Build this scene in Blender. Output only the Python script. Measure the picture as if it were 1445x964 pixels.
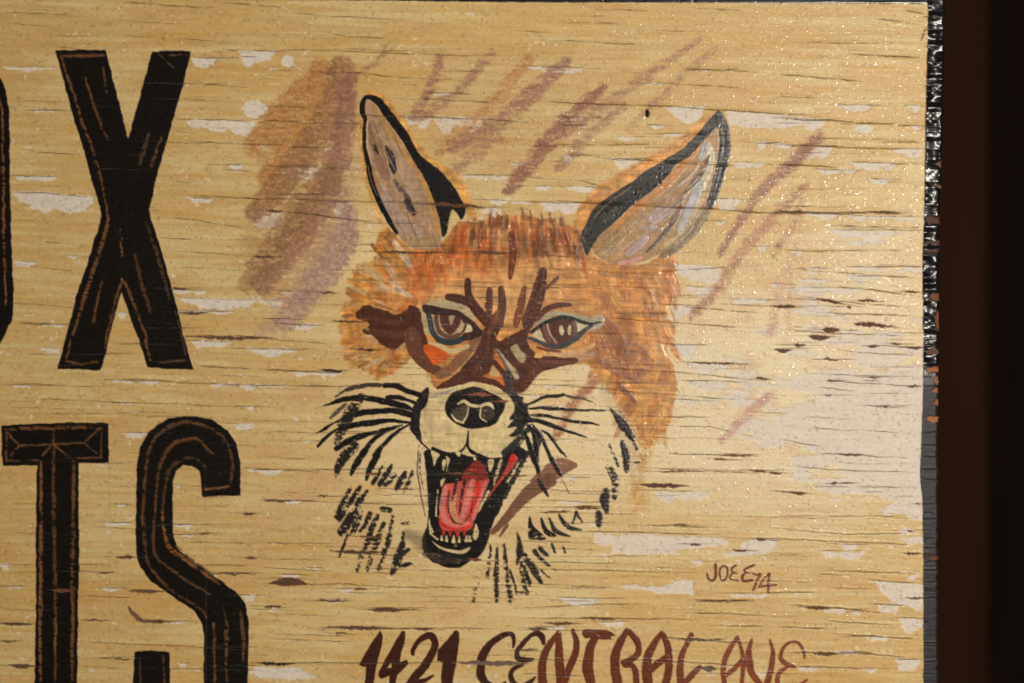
import bpy, math, random
import numpy as np

# ------------------------------------------------------------------ camera, light, exposure
sc = bpy.context.scene
for o in list(bpy.data.objects):
    bpy.data.objects.remove(o)
S = 0.0006                       # metres per design unit of the sign (the sign is laid out in 0.6 mm units)
CU, CV, ZC = 722.5, 482.0, 1.5   # design point straight in front of the camera, and its height
FOCAL, CAM_D = 70.0, 1445 * S * 70.0 / 36.0

cam = bpy.data.objects.new('camera', bpy.data.cameras.new('camera'))
sc.collection.objects.link(cam)
cam.location = (0, -CAM_D, ZC)
cam.rotation_euler = (math.radians(90), 0, 0)
cam.data.lens = FOCAL
cam.data.sensor_width = 36
cam.data.clip_end = 50
cam.data.dof.use_dof = True
cam.data.dof.focus_distance = CAM_D
cam.data.dof.aperture_fstop = 2.8
sc.camera = cam

world = bpy.data.worlds.new('World')
sc.world = world
world.use_nodes = True
bg = world.node_tree.nodes['Background']
bg.inputs['Color'].default_value = (1.0, 0.93, 0.84, 1)
bg.inputs['Strength'].default_value = 0.02

def lamp(name, loc, target, size, power, col):
    d = bpy.data.lights.new(name, 'AREA')
    d.shape = 'DISK'; d.size = size; d.energy = power; d.color = col
    o = bpy.data.objects.new(name, d)
    sc.collection.objects.link(o)
    o.location = loc
    v = [target[i] - loc[i] for i in range(3)]
    from mathutils import Vector
    o.rotation_euler = Vector(v).to_track_quat('-Z', 'Y').to_euler()
    return o
# the room lamp off to the right of the sign
lamp('room_lamp', (0.80, -2.15, ZC + 0.20), (0.1, 0, ZC), 0.10, 49, (1.0, 0.92, 0.81))

sc.view_settings.view_transform = 'Standard'
sc.view_settings.look = 'None'
sc.view_settings.exposure = 0.0
sc.view_settings.gamma = 1.0
sc.render.engine = 'CYCLES'

# ------------------------------------------------------------------ the paint surface: arrays on a fine grid
STEP = 1.2
U0, U1, V0, V1 = -200.0, 1340.0, -16.0, 1070.0
us = np.arange(U0, U1, STEP, dtype=np.float32)
vs = np.arange(V0, V1, STEP, dtype=np.float32)
NW, NH = len(us), len(vs)
UU, VV = np.meshgrid(us, vs)
rng = np.random.RandomState(7)
random.seed(7)

def vnoise(su, sv, seed, shear=0.0):
    """smooth value noise, feature size su x sv design units, 0..1; shear tilts it along the grain"""
    r = np.random.RandomState(seed)
    gu = int((U1 - U0) / su) + 4
    gv = int((V1 - V0 + abs(shear) * (U1 - U0)) / sv) + 4
    g = r.rand(gv, gu).astype(np.float32)
    x = (UU - U0) / su
    y = (VV - V0 - shear * (UU - U0) + (shear * (U1 - U0) if shear > 0 else 0)) / sv
    x0 = np.floor(x).astype(np.int32); y0 = np.floor(y).astype(np.int32)
    fx = x - x0; fy = y - y0
    fx = fx * fx * (3 - 2 * fx); fy = fy * fy * (3 - 2 * fy)
    x1 = np.minimum(x0 + 1, gu - 1); y1 = np.minimum(y0 + 1, gv - 1)
    y0 = np.clip(y0, 0, gv - 1); y1 = np.clip(y1, 0, gv - 1)
    return (g[y0, x0] * (1 - fx) + g[y0, x1] * fx) * (1 - fy) + (g[y1, x0] * (1 - fx) + g[y1, x1] * fx) * fy

def fbm(su, sv, seed, n=3, shear=0.0):
    a = 0; t = 0; w = 1.0
    for i in range(n):
        a = a + w * vnoise(max(su / 2**i, 1.3), max(sv / 2**i, 1.3), seed + i * 101, shear)
        t += w; w *= 0.55
    return a / t

GR = 0.022                                   # slope of the wood grain
N_RIDGE = fbm(34, 3.2, 11, 2, GR)            # grain ridges
N_RIDGE2 = fbm(110, 5.5, 12, 2, GR)
N_HATCH = 0.6 * vnoise(13, 2.7, 18, GR) + 0.4 * vnoise(5, 2.4, 19, GR)
N_SPECK = vnoise(2.3, 2.3, 13)
N_SPECK2 = vnoise(4.0, 3.2, 14)
N_BLOT = fbm(16, 9, 15, 3)
N_BLOT2 = fbm(46, 22, 16, 3)
N_CLOUD = fbm(170, 80, 17, 3)
WXN = (fbm(9, 9, 21, 3) - 0.5) * 2
WYN = (fbm(9, 9, 22, 3) - 0.5) * 2
WXF = (vnoise(3.0, 2.6, 23) - 0.5) * 1.1
WYF = (vnoise(3.0, 2.4, 24) - 0.5) * 1.1      # finer raggedness of broken paint

C = np.zeros((NH, NW, 3), np.float32)        # paint colour (display-encoded 0..1, turned into albedo at the end)
HT = np.zeros((NH, NW), np.float32)          # relief in design units
RO = np.full((NH, NW), 0.45, np.float32)     # roughness
BU = np.full((NH, NW), 1.0, np.float32)      # how stippled the coat is
ID = np.zeros((NH, NW), np.int32)            # which part a spot belongs to

PARTS = {0: ('cream_paint', None, None)}     # id -> (name, label, parent id)
def part(name, label=None, parent=None):
    i = len(PARTS); PARTS[i] = (name, label, parent); return i

def rgb(c): return np.array(c, np.float32) / 255.0
def sstep(a, b, x):
    t = np.clip((x - a) / (b - a), 0, 1); return t * t * (3 - 2 * t)
def tile(x0, y0, w):
    f = w / 1445.0
    return lambda *p: [(x0 + a * f, y0 + b * f) for a, b in p]

def spline(p, closed=False, n=6):
    p = np.array(p, np.float64)
    m = len(p)
    if m < 3 and not closed: return np.linspace(p[0], p[-1], n + 1)
    out = []
    rngi = range(m if closed else m - 1)
    for i in rngi:
        if closed: a, b, c, d = p[(i - 1) % m], p[i], p[(i + 1) % m], p[(i + 2) % m]
        else: a, b, c, d = p[max(i - 1, 0)], p[i], p[i + 1], p[min(i + 2, m - 1)]
        for k in range(n):
            t = k / n
            out.append(0.5 * ((2 * b) + (c - a) * t + (2 * a - 5 * b + 4 * c - d) * t * t + (3 * b - a - 3 * c + d) * t**3))
    if not closed: out.append(p[-1])
    return np.array(out)

def box_of(pts, pad):
    x0, y0 = pts[:, 0].min() - pad, pts[:, 1].min() - pad
    x1, y1 = pts[:, 0].max() + pad, pts[:, 1].max() + pad
    i0 = max(int((x0 - U0) / STEP), 0); i1 = min(int((x1 - U0) / STEP) + 2, NW)
    j0 = max(int((y0 - V0) / STEP), 0); j1 = min(int((y1 - V0) / STEP) + 2, NH)
    if i1 <= i0 or j1 <= j0: return None
    return (slice(j0, j1), slice(i0, i1))

def put(b, m, col, h=None, rough=None, bump=None, pid=None, idthr=0.5, var=0.05, streak=None):
    """blend a coat of paint with coverage m into the window b"""
    col = rgb(col) if not isinstance(col, np.ndarray) else col
    v = 1 + var * 2 * (0.5 * N_RIDGE[b] + 0.5 * N_SPECK2[b] - 0.5) if streak is None else 1 + var * 2 * (streak - 0.5)
    c = np.clip(col * v[..., None], 0, 1)
    mm = m[..., None]
    C[b] = C[b] * (1 - mm) + c * mm
    if h is not None: HT[b] += h * m
    if rough is not None: RO[b] = RO[b] * (1 - m) + rough * m
    if bump is not None: BU[b] = BU[b] * (1 - m) + bump * m
    if pid is not None:
        w = ID[b]; w[m > idthr] = pid

def sdf_poly(pts, b, warp, fine=0.0):
    x = UU[b] + WXN[b] * warp + WXF[b] * fine; y = VV[b] + WYN[b] * warp + WYF[b] * fine
    d = np.full(x.shape, 1e9, np.float32); ins = np.zeros(x.shape, bool)
    n = len(pts)
    for i in range(n):
        ax, ay = pts[i]; bx, by = pts[(i + 1) % n]
        ex, ey = bx - ax, by - ay
        L = ex * ex + ey * ey
        if L < 1e-9: continue
        wx, wy = x - ax, y - ay
        t = np.clip((wx * ex + wy * ey) / L, 0, 1)
        d = np.minimum(d, (wx - ex * t)**2 + (wy - ey * t)**2)
        if abs(ey) > 1e-9:
            c = ((ay <= y) & (by > y)) | ((by <= y) & (ay > y))
            xi = ax + (y - ay) * (ex / ey)
            ins ^= c & (x < xi)
    d = np.sqrt(d)
    return np.where(ins, -d, d)

def dryness(b, dry, along=None, core=0.0):
    """a half-empty brush: paint catches the grain ridges and leaves gaps"""
    t = 0.55 * N_HATCH[b] + 0.25 * N_SPECK[b] + 0.20 * N_BLOT[b]
    t = (t - 0.5) * 1.5 + 0.5
    if along is not None: t = 0.76 * t + 0.24 * along
    return sstep(dry - 0.15, dry + 0.15, t + core)

def dthr(dry): return 0.27 + 0.46 * dry

def poly(pts, col, smooth=True, soft=0.7, warp=1.2, alpha=1.0, dry=0.0, holes=(), **k):
    p = spline(pts, True, 5) if smooth else np.array(pts, np.float64)
    b = box_of(p, soft + warp + 2)
    if b is None: return
    sd = sdf_poly(p, b, warp)
    for hpts in holes:
        sd = np.maximum(sd, -sdf_poly(spline(hpts, True, 5) if smooth else np.array(hpts), b, warp))
    m = np.clip(0.5 - sd / (2 * soft), 0, 1)
    if dry > 0: m = m * dryness(b, dthr(dry))
    put(b, m * alpha, col, **k)

_bristle = np.random.RandomState(5).rand(64, 512).astype(np.float32)
def stroke(pts, w, col, soft=0.6, warp=0.9, alpha=1.0, dry=0.0, edge=0.0, bris=0.5, n=6, **k):
    """one brush stroke: a spline with a width at each control point"""
    m0 = len(pts)
    if not hasattr(w, '__len__'): w = [w] * m0
    w = list(w)
    if len(w) != m0:
        w = list(np.interp(np.linspace(0, 1, m0), np.linspace(0, 1, len(w)), w))
    q = spline([(x, y) for x, y in pts], False, n)
    ww = np.interp(np.linspace(0, 1, len(q)), np.linspace(0, 1, m0), w) / 2.0
    b = box_of(q, max(w) / 2 + soft + warp + 2)
    if b is None: return
    x = UU[b] + WXN[b] * warp; y = VV[b] + WYN[b] * warp
    best = np.full(x.shape, 1e9, np.float32); lat = np.zeros(x.shape, np.float32); tt = np.zeros(x.shape, np.float32)
    seglen = np.sqrt(((q[1:] - q[:-1])**2).sum(1)); cum = np.concatenate([[0], np.cumsum(seglen)])
    for i in range(len(q) - 1):
        ax, ay = q[i]; ex, ey = q[i + 1] - q[i]
        L = ex * ex + ey * ey
        if L < 1e-9: continue
        wx, wy = x - ax, y - ay
        t = np.clip((wx * ex + wy * ey) / L, 0, 1)
        r = ww[i] + (ww[i + 1] - ww[i]) * t
        dd = np.sqrt((wx - ex * t)**2 + (wy - ey * t)**2) - r
        u = dd < best
        best = np.where(u, dd, best)
        s = (wx * ey - wy * ex) / math.sqrt(L)
        lat = np.where(u, s, lat); tt = np.where(u, cum[i] + seglen[i] * t, tt)
    m = np.clip(0.5 - best / (2 * soft), 0, 1)
    ry = np.clip(lat / 1.7 + 32 + (int(q[0, 0] * 3) % 17), 0, 62.9); rx = np.clip(tt / 26.0 + int(q[0, 1] * 5) % 300, 0, 510)
    r0 = ry.astype(np.int32); c0 = rx.astype(np.int32); fy = ry - r0; fx_ = rx - c0
    bb = (_bristle[r0, c0] * (1 - fx_) + _bristle[r0, c0 + 1] * fx_) * (1 - fy) + (_bristle[r0 + 1, c0] * (1 - fx_) + _bristle[r0 + 1, c0 + 1] * fx_) * fy
    latn = np.abs(lat) / max(max(w) / 2, 0.5)
    if dry > 0: m = m * dryness(b, dthr(dry), bb, 0.16 * np.clip(1 - latn, 0, 1) - 0.04)
    if edge > 0: m = m * np.clip(1 - edge * np.clip(bb - 0.25, 0, 1) * sstep(0.3, 0.9, latn), 0, 1)
    put(b, m * alpha, col, streak=bris * bb + (1 - bris) * N_SPECK2[b], **k)
    HT[b] += 0.16 * (bb - 0.5) * m * alpha

# ------------------------------------------------------------------ wood, primer, cream coat
PRIMER = (219, 208, 194)
base = rgb((204, 169, 108)) * np.ones((NH, NW, 1), np.float32)
pale = rgb((214, 191, 137)); ochre = rgb((197, 153, 82))
k1 = sstep(0.42, 0.68, 0.5 * N_RIDGE2 + 0.5 * N_CLOUD)[..., None]
C[:] = base * (1 - 0.75 * k1) + pale * 0.75 * k1
k2 = sstep(0.50, 0.78, 0.55 * fbm(90, 9, 31, 3, GR) + 0.45 * fbm(120, 60, 32, 2))[..., None]
C[:] = C * (1 - 0.65 * k2) + ochre * 0.65 * k2
C *= (1 + 0.07 * (N_RIDGE - 0.5) + 0.05 * (N_SPECK2 - 0.5))[..., None]
# paler cream worked in round the head and worn towards the right edge
def blob(cx, cy, rx, ry): return np.exp(-(((UU - cx) / rx)**2 + ((VV - cy) / ry)**2))
m = np.clip(blob(690, 600, 230, 190) * 1.1 + blob(530, 360, 60, 70) * 0.9 + blob(1010, 560, 170, 150) * 0.8 + blob(620, 880, 300, 60) * 0.4, 0, 1)
m = (m * sstep(0.15, 0.75, 0.5 * N_BLOT2 + 0.3 * N_RIDGE2 + 0.2 + 0.3 * m))[..., None]
C[:] = C * (1 - 0.7 * m) + rgb((220, 197, 149)) * 0.75 * m
m = np.clip(blob(1130, 600, 230, 150) * 1.15 + blob(1240, 420, 130, 160) * 0.7 + blob(960, 520, 120, 130) * 0.6 + blob(640, 650, 200, 150) * 0.35, 0, 1)
m = (m * sstep(0.1, 0.7, 0.45 * N_BLOT2 + 0.35 * N_RIDGE2 + 0.2 * N_BLOT - 0.1 + 0.45 * m))[..., None]
C[:] = C * (1 - 0.75 * m) + rgb((223, 207, 174)) * 0.75 * m
# warm stains
m = sstep(0.56, 0.80, 0.6 * fbm(60, 30, 35, 3) + 0.4 * N_BLOT)[..., None] * 0.35
C[:] = C * (1 - m) + rgb((196, 142, 84)) * m
m = (sstep(0.5, 0.75, fbm(38, 26, 36, 3)) * np.clip(blob(415, 600, 90, 190) + blob(1090, 480, 110, 200) + 0.4 * blob(560, 800, 180, 80), 0, 1))[..., None] * 0.45
C[:] = C * (1 - m) + rgb((200, 150, 112)) * m
HT += (N_RIDGE - 0.5) * 0.22 + (N_RIDGE2 - 0.5) * 0.25
WEAR = np.zeros((NH, NW), np.float32)

def wear(b, m):
    put(b, m, PRIMER, h=-0.38, rough=0.62, bump=0.25, var=0.05)
    WEAR[b] = np.maximum(WEAR[b], m)

# the big area by the right edge where the cream coat has worn to the primer
bias = np.clip(blob(1240, 612, 150, 84) * 1.25 + blob(1290, 640, 60, 110) * 0.9 + 0.42 * blob(1200, 420, 150, 130)
               + 0.42 * blob(1290, 860, 50, 110) + 0.30 * blob(1010, 520, 110, 90), 0, 1.3)
t = 0.45 * fbm(60, 10, 41, 3, GR) + 0.35 * N_BLOT2 + 0.2 * N_BLOT + 0.62 * bias
wear((slice(None), slice(None)), sstep(0.835, 0.865, t) * (0.85 + 0.15 * N_SPECK2))

CRACKS = []      # (points, width, depth)
def flake(x0, x1, y, d, slope=GR):
    n = max(int((x1 - x0) / 5), 4)
    xs = np.linspace(x0, x1, n)
    r = np.random.RandomState(int(x0 * 7 + y * 13) % 100000)
    f = np.clip(np.interp(np.linspace(0, 1, n), np.linspace(0, 1, max(n // 2, 3)), 0.35 + 0.75 * r.rand(max(n // 2, 3))), 0, 1)
    env = np.minimum(1, np.minimum(np.arange(n), n - 1 - np.arange(n)) / max(n * 0.16, 1.0))
    top = y + slope * (xs - x0)
    pts = list(zip(xs, top)) + list(zip(xs, top + d * f * env))[::-1]
    p = np.array(pts); b = box_of(p, 4)
    if b is None: return
    sd = sdf_poly(p, b, 2.2, 2.4)
    wear(b, np.clip(0.5 - sd / 1.2, 0, 1) * (0.88 + 0.12 * N_SPECK2[b]))
    e0, e1 = r.rand() * 40, r.rand() * 50
    CRACKS.append(([(x0 - e0, y - slope * e0), (x0, y), (x1, top[-1]), (x1 + e1, top[-1] + slope * e1)], 0.9 + 0.7 * r.rand(), 0.8))
def flakepoly(*p):
    q = np.array(p, float); b = box_of(q, 4)
    if b is None: return
    sd = sdf_poly(q, b, 2.4, 2.6)
    wear(b, np.clip(0.5 - sd / 1.2, 0, 1) * (0.88 + 0.12 * N_SPECK2[b]))

for f in [(0,85,94,8),(270,307,81,15),(307,321,82,4),(336,392,71,17),(340,362,80,26),(45,79,156,5),(321,347,232,10),(17,81,248,9),
          (265,302,279,9),(331,345,240,3),(92,115,361,4),(19,52,369,8),(242,294,409,10),(250,365,420,16),(250,336,438,5),(166,181,441,9),
          (56,92,457,4),(268,329,481,9),(344,405,491,12),(55,86,491,7),(16,46,543,4),(153,193,536,8),(194,227,537,5),(336,354,530,4),
          (295,336,541,9),(341,362,543,10),(169,186,568,4),(174,199,581,3),(174,207,610,9),(330,360,597,11),(349,358,573,14),(137,154,655,3),
          (245,257,685,5),(164,180,712,5),(349,362,660,8),(147,189,737,7),(245,273,740,10),(252,275,754,5),(0,15,796,11),(5,32,828,4),
          (143,172,829,5),(341,360,840,10),(232,270,877,3),(250,264,936,5),(310,325,939,5),(351,362,946,12),(375,395,97,4),(360,378,204,8),
          (440,482,174,27),(418,465,208,12),(480,497,226,8),(609,638,131,5),(571,612,163,27),(610,690,164,25),(392,455,234,18),(377,415,275,6),
          (468,497,285,24),(647,720,248,7),(686,722,281,10),(679,710,294,12),(360,378,362,8),(397,450,411,9),(360,402,421,15),(407,452,457,8),
          (360,420,492,11),(410,485,524,9),(360,410,543,7),(427,445,622,5),(360,400,663,8),(544,560,690,5),(398,426,706,8),(395,424,811,6),
          (477,500,831,6),(457,485,845,7),(375,405,860,6),(738,824,94,10),(905,937,117,6),(989,1004,98,4),(785,827,166,9),(815,830,177,7),
          (917,940,176,8),(934,972,188,6),(870,900,193,9),(752,772,206,7),(795,811,219,12),(864,920,223,17),(720,745,229,8),(1066,1085,199,13),
          (1029,1080,229,10),(752,778,263,7),(797,842,263,13),(762,827,285,17),(720,750,284,5),(1010,1047,280,18),(1007,1025,312,10),
          (1067,1085,347,14),(969,1014,404,15),(1032,1085,420,15),(939,990,431,22),(934,985,485,24),(968,1035,512,18),(969,1030,538,16),
          (953,990,564,9),(769,800,543,8),(740,765,558,5),(840,857,548,7),(790,812,620,4),(797,815,672,12),(922,1002,693,17),(785,830,707,6),
          (974,994,791,7),(937,950,801,4),(1029,1085,838,7),(785,847,843,13),(845,884,877,9),(770,802,884,6),(995,1010,950,5),(1067,1085,950,6),
          (1180,1230,147,12),(1279,1302,149,10),(1085,1096,166,15),(1132,1167,167,18),(1201,1236,176,14),(1282,1304,177,8),(1085,1122,202,9),
          (1125,1175,206,22),(1257,1304,210,16),(1195,1267,229,14),(1150,1215,238,9),(1225,1257,252,10),(1135,1185,300,11),(1190,1300,304,9),
          (1170,1277,325,20),(1115,1135,354,10),(1205,1245,376,9),(1272,1302,376,11),(1135,1162,378,6),(1195,1245,388,13),(1085,1110,400,8),(1127,1172,394,8),
          (1147,1225,406,12),(1140,1162,462,9),(1235,1280,470,9),(1085,1098,762,18),(1183,1211,768,10),(1156,1222,778,11),(1188,1200,811,6),
          (1238,1270,853,20),(1160,1195,859,9),(1200,1218,864,6),(1270,1302,872,22),(1220,1260,897,9),(1177,1215,919,7),(1262,1300,930,18),
          (1125,1157,942,7),(1215,1240,943,10)]:
    flake(*f)
flakepoly((340,155),(347,146),(358,141),(370,143),(379,152),(377,160),(365,168),(352,166))
flakepoly((396,86),(399,80),(407,78),(414,82),(415,90),(408,96),(400,95))
flakepoly((264,172),(275,168),(300,170),(360,172),(360,184),(350,194),(335,190),(325,184),(305,186),(290,182),(270,178))
flakepoly((18,271),(60,271),(133,277),(130,288),(118,297),(97,304),(88,298),(78,296),(66,301),(55,297),(40,295),(45,290),(30,286))
flakepoly((348,300),(362,296),(385,299),(404,303),(400,312),(392,318),(380,325),(366,322),(352,312))
flakepoly((360,940),(420,942),(450,958),(400,960),(360,957))
flakepoly((936,150),(993,151),(992,165),(985,174),(965,173),(950,163))
flakepoly((1024,156),(1080,160),(1140,166),(1150,170),(1120,180),(1080,182),(1030,178))
flakepoly((955,372),(985,374),(1018,378),(1018,390),(1010,402),(985,398),(965,390),(955,385))
flakepoly((838,752),(870,756),(905,754),(960,757),(1020,758),(1029,770),(1010,771),(990,773),(975,775),(950,778),(962,782),(900,783),(862,781),(866,770),(852,771),(840,766))
flakepoly((1020,781),(1040,777),(1050,764),(1065,759),(1098,762),(1098,772),(1085,780),(1060,784),(1025,785))
flakepoly((875,826),(895,825),(918,829),(950,824),(960,818),(979,818),(979,840),(960,838),(925,838),(915,832),(885,832))
flakepoly((1232,818),(1270,822),(1303,826),(1303,862),(1262,852),(1245,836))
# scattered pin-head losses
t = N_SPECK2 * 0.5 + N_BLOT * 0.5
wear((slice(None), slice(None)), sstep(0.765, 0.785, t) * 0.7)

# ------------------------------------------------------------------ loose washes brushed on behind the head
def wash(pts, w, col, a=0.5, dry=0.12, label=None):
    pid = part('brush_stroke', label)
    stroke(pts, w, col, soft=2.2, warp=4.0, alpha=min(a * 1.4, 0.85), dry=dry + 0.20, edge=0.9, h=0.05, pid=pid, idthr=0.25, var=0.25)
    stroke(pts, [x * 0.8 for x in w], col, soft=3.0, warp=5.0, alpha=a * 0.5, pid=pid, idthr=0.25, var=0.2)
MAU = (150, 104, 84); OCH = (178, 122, 66); LAV = (172, 137, 124)
pw = part('brush_stroke', 'broad mauve and ochre wash between the X and the ear')
poly([(450,94),(500,100),(503,190),(486,240),(503,310),(495,360),(455,412),(400,440),(352,400),(345,330),(375,250),(352,215),(392,150)], (172,128,88), soft=7, warp=9, alpha=0.42, dry=0.12, pid=pw, idthr=0.2, var=0.2)
poly([(470,200),(500,200),(498,300),(500,350),(460,400),(420,380),(450,300)], LAV, soft=9, warp=10, alpha=0.4, dry=0.15, pid=pw, idthr=0.2, var=0.2)
poly([(610,80),(700,72),(860,90),(880,140),(760,240),(700,262),(600,215),(580,160)], (184,138,92), soft=14, warp=14, alpha=0.22, dry=0.25, pid=0, idthr=2)
wash([(432,118),(395,165),(358,205)], [30,44,34], OCH, 0.5, 0.25)
wash([(452,98),(450,150),(415,200),(378,250)], [34,46,44,30], OCH, 0.5, 0.15)
wash([(482,100),(474,150),(440,205),(395,262),(360,300)], [42,50,46,40,30], (150,106,70), 0.55, 0.08)
wash([(490,118),(484,190),(462,262),(420,335),(372,400)], [28,36,44,44,36], MAU, 0.5, 0.05)
wash([(492,300),(482,345),(446,402),(404,452)], [24,44,46,34], LAV, 0.55, 0.12)
wash([(462,250),(415,312),(372,372),(346,402)], [40,46,40,24], (146,106,70), 0.42, 0.12)
wash([(440,420),(410,440),(372,470)], [26,30,24], LAV, 0.32, 0.3)
wash([(556,66),(530,88),(500,106)], [5,7,8], MAU, 0.4, 0.35)
wash([(548,58),(535,82),(515,104)], [4,5,6], MAU, 0.35, 0.4)
wash([(619,84),(613,108),(602,134),(586,156)], [17,16,15,14], MAU, 0.55, 0.3)
wash([(692,76),(655,122),(600,160),(578,168)], [14,18,18,10], MAU, 0.42, 0.38)
wash([(746,84),(700,140),(650,190),(622,212)], [16,24,24,18], OCH, 0.42, 0.34)
wash([(800,88),(755,128),(705,172),(640,206)], [16,26,30,22], MAU, 0.52, 0.3)
wash([(852,122),(800,170),(752,226),(718,268)], [14,24,26,18], (146,94,74), 0.6, 0.22)
wash([(880,150),(836,186),(790,235)], [14,22,18], MAU, 0.4, 0.42)
wash([(986,56),(912,108),(850,150),(790,196)], [10,16,20,18], MAU, 0.42, 0.48)
wash([(1012,66),(940,130),(890,180)], [8,14,14], MAU, 0.35, 0.5)
wash([(1152,196),(1108,240),(1074,270),(1046,310),(1014,360)], [22,20,15,12,6], (148,100,80), 0.6, 0.16)
wash([(1140,258),(1086,312),(1046,356),(1016,405),(976,446)], [10,18,18,20,12], (166,114,86), 0.5, 0.3)
wash([(1132,286),(1112,330),(1092,360)], [12,16,10], MAU, 0.35, 0.42)
wash([(1116,366),(1098,420),(1086,470)], [16,18,14], (190,140,110), 0.35, 0.42)
wash([(1086,556),(1050,592),(1020,622)], [14,16,10], (186,134,124), 0.4, 0.3)
wash([(1130,300),(1118,390),(1110,480)], [10,12,8], (196,150,120), 0.25, 0.4)
wash([(846,532),(818,560),(794,596),(784,620)], [12,16,16,8], (160,102,70), 0.6, 0.15)
wash([(700,196),(660,226),(640,240)], [20,24,14], MAU, 0.35, 0.4)

# ------------------------------------------------------------------ fox head
FOX = part('fox_head', 'orange fox head with open mouth painted beside the lettering')
def fx(name, label=None): return part(name, label, FOX)
K = dict(h=0.10, rough=0.29, bump=0.35)
def F(pts, w, col, pid=FOX, **k):
    a = dict(K); a.update(k); stroke(pts, w, col, pid=pid, **a)
def P(pts, col, pid=FOX, **k):
    a = dict(K); a.update(k); poly(pts, col, pid=pid, **a)

# orange glow brushed round the ears
F([(517,131),(540,141),(562,172),(584,205),(606,230),(640,254),(656,282),(668,305)], [5,12,14,14,16,20,18,12], (214,150,66), soft=4, alpha=0.75, idthr=0.4)
F([(510,170),(514,235),(532,300),(552,334)], 7, (212,150,76), soft=2.5, alpha=0.6, idthr=0.4)
F([(1006,160),(985,180),(955,208),(915,231),(880,253),(848,276),(826,302),(816,335)], [6,12,16,18,22,24,24,18], (212,142,66), soft=4, alpha=0.8, idthr=0.4)
F([(1034,180),(1036,215),(1028,250)], 8, (214,160,90), soft=4, alpha=0.4, idthr=0.9)

head = [(533,336),(540,324),(552,324),(577,350),(610,350),(630,337),(647,315),(679,313),(694,308),(720,306),(735,304),(757,307),(792,315),(807,320),
        (822,335),(840,362),(869,372),(909,372),(950,352),(956,372),(954,394),(949,424),(940,445),(951,458),(952,475),(942,492),(954,530),(954,557),
        (948,585),(943,603),(928,616),(912,622),(900,612),
        (892,590),(860,552),(842,524),(820,513),(770,520),(742,548),(715,555),(700,545),(660,540),(617,548),(600,522),(578,500),(562,512),(549,526),
        (532,532),(520,520),(516,500),(510,480),(514,455),(512,438),(516,420),(522,405),(526,390),(536,372)]
P(head, (190,130,68), warp=3.0, soft=1.5)
# colour masses inside it
def glow(cx, cy, rx, ry, col, a, pw=1.0):
    m = np.clip(blob(cx, cy, rx, ry) * pw, 0, 1) * a * (ID == FOX) * (0.7 + 0.6 * (N_BLOT - 0.5) + 0.2)
    m = np.clip(m, 0, 1)[..., None]; C[:] = C * (1 - m) + rgb(col) * m
glow(690, 415, 110, 40, (218,164,104), 0.95, 1.3)
glow(790, 420, 70, 40, (214,154,92), 0.7)
glow(880, 420, 80, 60, (194,126,60), 0.8)
glow(915, 560, 40, 80, (208,146,74), 0.7)
glow(900, 690, 30, 60, (208,164,96), 0.8)
glow(530, 470, 50, 70, (206,142,66), 0.6)
glow(640, 375, 60, 25, (206,116,58), 0.7)
glow(730, 330, 90, 25, (158,98,52), 0.75)

r = random.Random(3)
def fur(cx, cy, ang, ln, w, col, **k):
    dx, dy = math.cos(ang), math.sin(ang); c = (r.random() - 0.5) * 0.35
    p = [(cx, cy), (cx + dx * ln * 0.5 - dy * c * ln * 0.3, cy + dy * ln * 0.5 + dx * c * ln * 0.3), (cx + dx * ln, cy + dy * ln)]
    F(p, [w * 0.7, w, w * 0.35], col, alpha=k.pop('alpha', 0.8), dry=k.pop('dry', 0.08), edge=0.6, var=0.22, bris=0.8, soft=1.5, warp=1.6, h=0.05, **k)
ORG = [(198,96,38),(190,100,46),(178,80,34),(206,124,60)]
BRN = [(136,82,46),(110,64,37),(150,98,56),(124,86,56),(94,54,33)]
LGT = [(208,160,104),(198,146,94),(188,152,116)]
for i in range(270):                     # fringe on the brow
    x = 580 + 242 * r.random()
    top = np.interp(x, [580,610,630,650,690,720,760,800,822], [358,350,338,315,303,297,299,311,338])
    y = top + r.uniform(-3, 46) ** 1.0
    if x < 660: col = r.choice(ORG + ORG + BRN[:2] + LGT)
    elif x < 720: col = r.choice(ORG + BRN + LGT)
    else: col = r.choice(BRN + BRN + ORG[1:3] + LGT[:2]) if y < 345 else r.choice(ORG + BRN[:3] + LGT)
    fur(x, y, math.radians(90 + (x - 705) * -0.12 + r.uniform(-9, 9)), r.uniform(18, 40), r.uniform(4.5, 10), col, alpha=0.62, dry=0.12)
for i in range(40):                      # bright orange under the left ear
    x = r.uniform(582, 700); y = r.uniform(345, 376)
    fur(x, y, math.radians(82 + r.uniform(-15, 20)), r.uniform(14, 34), r.uniform(5, 9), r.choice(ORG), alpha=0.6, dry=0.12)
for i in range(120):                     # petals of fur on the left cheek
    t = i / 119
    ex = np.interp(t, [0,.12,.25,.4,.55,.7,.85,1], [540,520,496,484,478,479,492,545]); ey = np.interp(t, [0,.12,.25,.4,.55,.7,.85,1], [326,368,384,422,446,476,514,540])
    d = r.uniform(0.0, 0.6) if i % 2 else r.uniform(0, 0.12); x = ex + (600 - ex) * d + r.uniform(-4, 4); y = ey + (452 - ey) * d + r.uniform(-4, 4)
    fur(x, y, math.atan2(445 - y, 625 - x) + r.uniform(-0.3, 0.3), r.uniform(20, 34), r.uniform(8, 14),
        r.choice([(204,146,68),(196,132,60),(200,108,44),(182,122,64),(206,172,114),(160,102,54),(190,152,114),(198,140,76)]), alpha=0.72, dry=0.10)
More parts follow.
